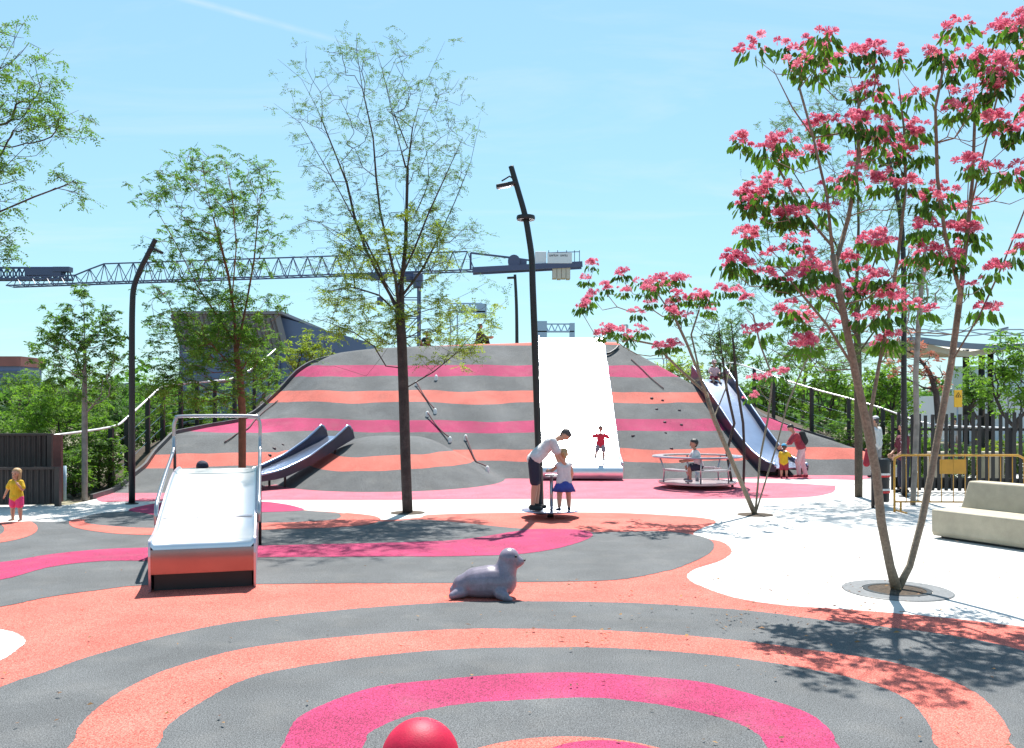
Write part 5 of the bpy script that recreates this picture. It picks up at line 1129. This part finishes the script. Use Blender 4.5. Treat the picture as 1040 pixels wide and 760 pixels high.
p = at(568, 263.5, Yq); mb = MB(); mb.box((p.x, p.y - .68, p.z), (2.2, .08, .95)); sg = mb.build('sign_board', m_cwhite, r)
mb = MB(); rg = random.Random(3)
for i, wdt in enumerate((.13, .12, .14, .12, .13, 0, .13, .12, .13, .14)):
    if wdt:
        x = p.x - .92 + i * .165
        for a, b_, c, d in ((0, .0, .035, .17), (wdt - .03, .0, .035, .17), (wdt / 2, (i % 3 - 1) * .065, wdt, .03)): mb.box((x + a, p.y - .725, p.z + .22 + b_), (c, .004, d))
mb.build('lettering', m_black, sg)
mb = MB()
for i in range(4): mb.box(tuple(at(563 + i * 4.6, 278, Yq)), (.36, 1.1, .95 + (i % 2) * .1))
mb.build('counterweight', m_cw, r)
mb = MB(); c = at(416, 415, Yq); hw = .85; ztop = at(416, 278, Yq).z
for sx in (-1, 1):
    for sy in (-1, 1): mb.beam((c.x + sx * hw, Yq + sy * hw, 0), (c.x + sx * hw, Yq + sy * hw, ztop), .16)
k = 0; z = 0
while z < ztop - .1:
    z2 = min(ztop, z + 1.7)
    for sy in (-1, 1): mb.beam((c.x - hw * (1 if k % 2 else -1), Yq + sy * hw, z), (c.x + hw * (1 if k % 2 else -1), Yq + sy * hw, z2), .08); mb.beam((c.x - hw, Yq + sy * hw, z2), (c.x + hw, Yq + sy * hw, z2), .08)
    for sx in (-1, 1): mb.beam((c.x + sx * hw, Yq - hw, z), (c.x + sx * hw, Yq + hw, z2), .08)
    z = z2; k += 1
mb.build('mast', m_navy, r)
mb = MB(); mb.lathe([(.01, 0), (.8, 0), (.9, .3), (.8, .7), (.01, .7)], (c.x, Yq, ztop - .7), 16); mb.build('slewing_ring', m_navy, r)
mb = MB(); mb.box(tuple(at(426, 287, Yq) + Vector((0, -1, 0))), (.8, 1.2, 1.2)); mb.build('cab', m_navy, r, bevel=.05)
mb = MB(); p = at(384, 281, Yq); mb.box(tuple(p), (1.5, 1.5, .5)); mb.tube([p, at(386, 305, Yq)], .04, 5); mb.box(tuple(at(386, 306, Yq)), (.5, .3, .7)); mb.build('trolley', m_navy, r)
def farcrane(label, x0, x1, y, xm, Y, ybase, mt, s=1.0):
    p = at(xm, y, Y); r = root('tower_crane', (p.x, Y, 0), label, 'crane', 'tower cranes'); mb = MB(); truss(mb, at(x0, y, Y), at(x1, y, Y), 1.8 * s, 1.2, max(6, int(abs(x1 - x0) / 6)), .3 * s, .16 * s); mb.build('jib', mt, r)
    mb = MB(); hw = .75 * s
    for a in (-hw, hw): mb.beam((p.x + a, Y, 0), (p.x + a, Y, p.z), .3 * s)
    z = 0
    while z < p.z - 2: mb.beam((p.x - hw, Y, z), (p.x + hw, Y, z + 2), .14 * s); z += 2
    mb.build('mast', mt, r); return r
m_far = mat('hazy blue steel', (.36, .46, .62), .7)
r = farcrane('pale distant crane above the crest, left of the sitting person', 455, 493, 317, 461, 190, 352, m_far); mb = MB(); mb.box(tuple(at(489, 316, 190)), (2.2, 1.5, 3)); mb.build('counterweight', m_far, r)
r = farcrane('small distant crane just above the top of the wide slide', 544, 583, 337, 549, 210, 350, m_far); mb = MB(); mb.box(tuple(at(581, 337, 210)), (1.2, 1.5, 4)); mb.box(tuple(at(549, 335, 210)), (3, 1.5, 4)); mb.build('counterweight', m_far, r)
r = farcrane('navy crane jib behind the big one, entering at the left edge', -70, 72, 284, -45, 110, 400, m_navy, .8); mb = MB(); mb.box(tuple(at(46, 277, 110)), (4.5, 1.2, .8)); mb.box(tuple(at(64, 274, 109.8)), (2.0, 1.0, .6)); mb.build('machine_cabinet', m_navy, r)
r = root('pole_frame', tuple(at(676, 415, 70) * 1), 'thin far steel pole with a crossbar right of the mound top', 'pole'); r.location.z = 0
mb = MB()
for x in (674, 677): p = at(x, 364, 70); mb.beam((p.x, 70, 0), p, .09)
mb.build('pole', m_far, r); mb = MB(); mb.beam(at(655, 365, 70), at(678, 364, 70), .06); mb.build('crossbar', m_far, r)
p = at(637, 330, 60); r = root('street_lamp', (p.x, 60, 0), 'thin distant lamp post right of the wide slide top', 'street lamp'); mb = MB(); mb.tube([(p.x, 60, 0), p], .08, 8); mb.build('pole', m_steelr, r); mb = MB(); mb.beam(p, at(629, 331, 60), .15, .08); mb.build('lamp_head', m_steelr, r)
# ------------------------------------------------------------------ buildings
m_slate = mat('blue grey cladding', (.1, .14, .25), .55, noise=(.4, .08)); m_louv = mat('grey brown louvre', (.19, .18, .2), .6); m_glassd = mat('dark window glass', (.03, .05, .09), .1, spec=.8); m_brick = mat('red brown facade', (.28, .1, .09), .7, noise=(.5, .15)); m_bluef = mat('blue grey facade', (.13, .17, .32), .6, noise=(.6, .15))
Yb = 72.0
r = root('louvred_building', tuple(at(270, 415, Yb)), 'dark blue grey building with tilted louvred front behind the trees left of the mound', 'building'); r.location.z = 0
def pbox(name, x0, x1, ytop, Y, dep, m, r, ybot=None, ytop2=None):
    a = at(x0, ytop, Y); b = at(x1, ytop2 if ytop2 is not None else ytop, Y); zb = -.05 if ybot is None else at(x0, ybot, Y).z
    mb = MB(); V = [(a.x, Y, zb), (b.x, Y, zb), (b.x, Y, b.z), (a.x, Y, a.z)]; V += [(x, y + dep, z) for x, y, z in V]
    mb.add(V, [(0, 1, 2, 3), (7, 6, 5, 4), (0, 4, 5, 1), (3, 2, 6, 7), (0, 3, 7, 4), (1, 5, 6, 2)]); return mb.build(name, m, r)
pbox('wall', 182, 284, 322, Yb, 14, m_slate, r); pbox('side_wall', 284.1, 372, 322, Yb + .3, 12, m_slate, r, None, 347); pbox('roof', 174, 286, 316, Yb - 1.2, 16, m_louv, r, 319)
for i in range(26):
    x = 176 + i * 4.2; mb = MB(); mb.beam(at(x, 319, Yb - .9), at(x + 9, 350 + (i % 3) * 3, Yb - .3), .13, .5); mb.build('louvre', m_louv, r)
for (x0, x1, y0, y1) in ((292, 318, 366, 374), (326, 352, 372, 380), (292, 318, 384, 392), (326, 352, 386, 394), (190, 214, 362, 372), (222, 246, 362, 372), (254, 276, 362, 372), (190, 214, 382, 392), (222, 246, 382, 392), (254, 276, 382, 392)):
    pbox('window', x0, x1, y0, Yb - .1, .5, m_glassd, r, y1)
r = root('striped_building', tuple(at(5, 415, 150)), 'red brown building with blue striped floors at the far left horizon', 'building'); r.location.z = 0
pbox('wall', -90, 20, 372, 150, 7, m_bluef, r); pbox('roof', -92, 21, 362, 149.5, 8, m_brick, r, 371.9)
for k in range(4): pbox('window', -88, 19, 377 + k * 6.5, 149.8, .3, m_glassd, r, 380 + k * 6.5)
r = root('white_house', tuple(at(14, 415, 120)), 'small pale flat roofed house below the striped building', 'house'); r.location.z = 0
pbox('wall', 2, 24, 400, 120, 8, m_cwhite, r); pbox('chimney', 8, 11, 396, 121, 1, m_cwhite, r, 399.9); pbox('window', 6, 10, 404, 119.9, .2, m_glassd, r, 408); pbox('window', 15, 19, 404, 119.9, .2, m_glassd, r, 408)
Yn = 46.0; m_fascia = mat('blue grey fascia', (.16, .2, .27), .5); m_soff = mat('beige soffit', (.48, .45, .38), .8); m_pane = mat('pale reflecting glass', (.45, .58, .66), .08, spec=.9)
r = root('canopy_building', tuple(at(985, 415, Yn)), 'pavilion with big curved canopy on dark columns at the right behind the fence', 'building'); r.location.z = 0
top = [(925, 342), (940, 343), (960, 346), (985, 348.5), (1010, 350), (1035, 349), (1070, 346)]
def strip(name, T, dz0, dz1, Y, dep, m, par):
    mb = MB(); V = []; n = len(T)
    for (x, y) in T:
        p = at(x, y, Y); V += [(p.x, Y, p.z + dz1), (p.x, Y, p.z + dz0), (p.x, Y + dep, p.z + dz0 + dep * .05), (p.x, Y + dep, p.z + dz1 + dep * .05)]
    Fs = [(i * 4 + j, i * 4 + (j + 1) % 4, (i + 1) * 4 + (j + 1) % 4, (i + 1) * 4 + j) for i in range(n - 1) for j in range(4)] + [(0, 1, 2, 3), tuple(4 * (n - 1) + k for k in (3, 2, 1, 0))]
    return mb.add(V, Fs).build(name, m, par)
cn_ = strip('canopy', top, -.3, .0, Yn, .4, m_fascia, r); strip('soffit', [(925, 348), (945, 353), (962, 357), (985, 360), (1010, 356), (1035, 352), (1070, 350)], -.15, .15, Yn + .41, 9, m_soff, r)
mb = MB()
for k in range(3): mb.tube([at(x, 338 + 3.5 * math.sin(i * .9 + k * 2.1), Yn + 2 * k) for i, x in enumerate(range(925, 1075, 14))], .035, 5)
mb.build('roof_truss', m_fascia, r)
for x, Y in ((981, Yn + 1), (997, Yn + 1.2), (1006, Yn + 4), (1060, Yn + 1)): mb = MB(); p = at(x, 357, Y); mb.tube([(p.x, Y, 0), (p.x, Y, p.z + .1)], .16, 12); mb.build('column', m_black, r, True)
pbox('wall', 960, 1075, 402, Yn + 9, 6, m_cwhite, r)
for k in range(6): pbox('window', 968 + k * 17, 982 + k * 17, 372, Yn + 8.8, .15, m_pane, r, 401)
mb = MB(); mb.beam(at(1016, 349, Yn + .2), at(1016, 335, Yn + .2), .07); mb.beam(at(1014.5, 335, Yn + .2), at(1023, 333, Yn + .2), .25, .1); tag(mb.build('roof_lamp', m_fascia), 'small lamp standing on the canopy roof of the pavilion', 'lamp')
# yellow sign
p = at(973, 405, 29); r = root('warning_sign', (p.x, 29, 0), 'tall yellow warning sign with black triangle above the black slat fence', 'sign')
m_sy = mat('yellow sign', (.85, .45, .02), .5); mb = MB(); mb.box((p.x, 29, p.z), (.26, .03, .56)); bd = mb.build('board', m_sy, r, bevel=.006)
mb = MB(); c = Vector((p.x, 28.98, p.z + .1)); tri = [c + Vector((math.sin(a) * .1, 0, math.cos(a) * .1)) for a in (0, 2.094, 4.189)]
for i in range(3): mb.beam(tri[i], tri[(i + 1) % 3], .012, .02, (0, 1, 0))
mb.box((c.x, c.y, c.z - .01), (.02, .008, .07)); mb.build('symbol', m_black, bd); mb = MB(); mb.tube([(p.x, 29.04, 0), (p.x, 29.04, p.z + .25)], .025, 8); mb.build('pole', m_steelr, r, True)
# ------------------------------------------------------------------ small litter
rg = np.random.default_rng(12); V = []
def litter(px, py, s):
    q = G(px, py, .035); 
    if q.y > 20 or q.y < 3.5: return
    a = rg.uniform(0, 6.28); l = s * rg.uniform(.5, 1.2); w = l * rg.uniform(.3, .6); d = np.array([math.cos(a), math.sin(a), 0]); e = np.array([-d[1], d[0], 0]); o = np.array([q.x, q.y, .038]); u = np.array([0, 0, l * .35])
    V.append(np.stack([o - d * l / 2, o + e * w / 2 + u * rg.uniform(.2, 1), o + d * l / 2 + u * .4, o - e * w / 2 + u * rg.uniform(0, .6)]))
for i in range(150): litter(rg.uniform(720, 1035), rg.uniform(540, 640), .045)
for i in range(110): litter(rg.uniform(450, 1000), rg.uniform(585, 660), .055)
for i in range(130): litter(rg.uniform(0, 1040), 540 + 220 * rg.uniform(0, 1) ** 1, .042)
for i in range(60): litter(rg.normal(870, 60), rg.normal(600, 15), .04)
o = quads('fallen_leaves', np.array(V), leafmat('dry leaves', (.08, .03, .02), (.3, .17, .06), .1), None, rg.uniform(size=len(V))); tag(o, 'scattered dry leaves and petals on the paving and rubber', 'leaf litter', kind='stuff')
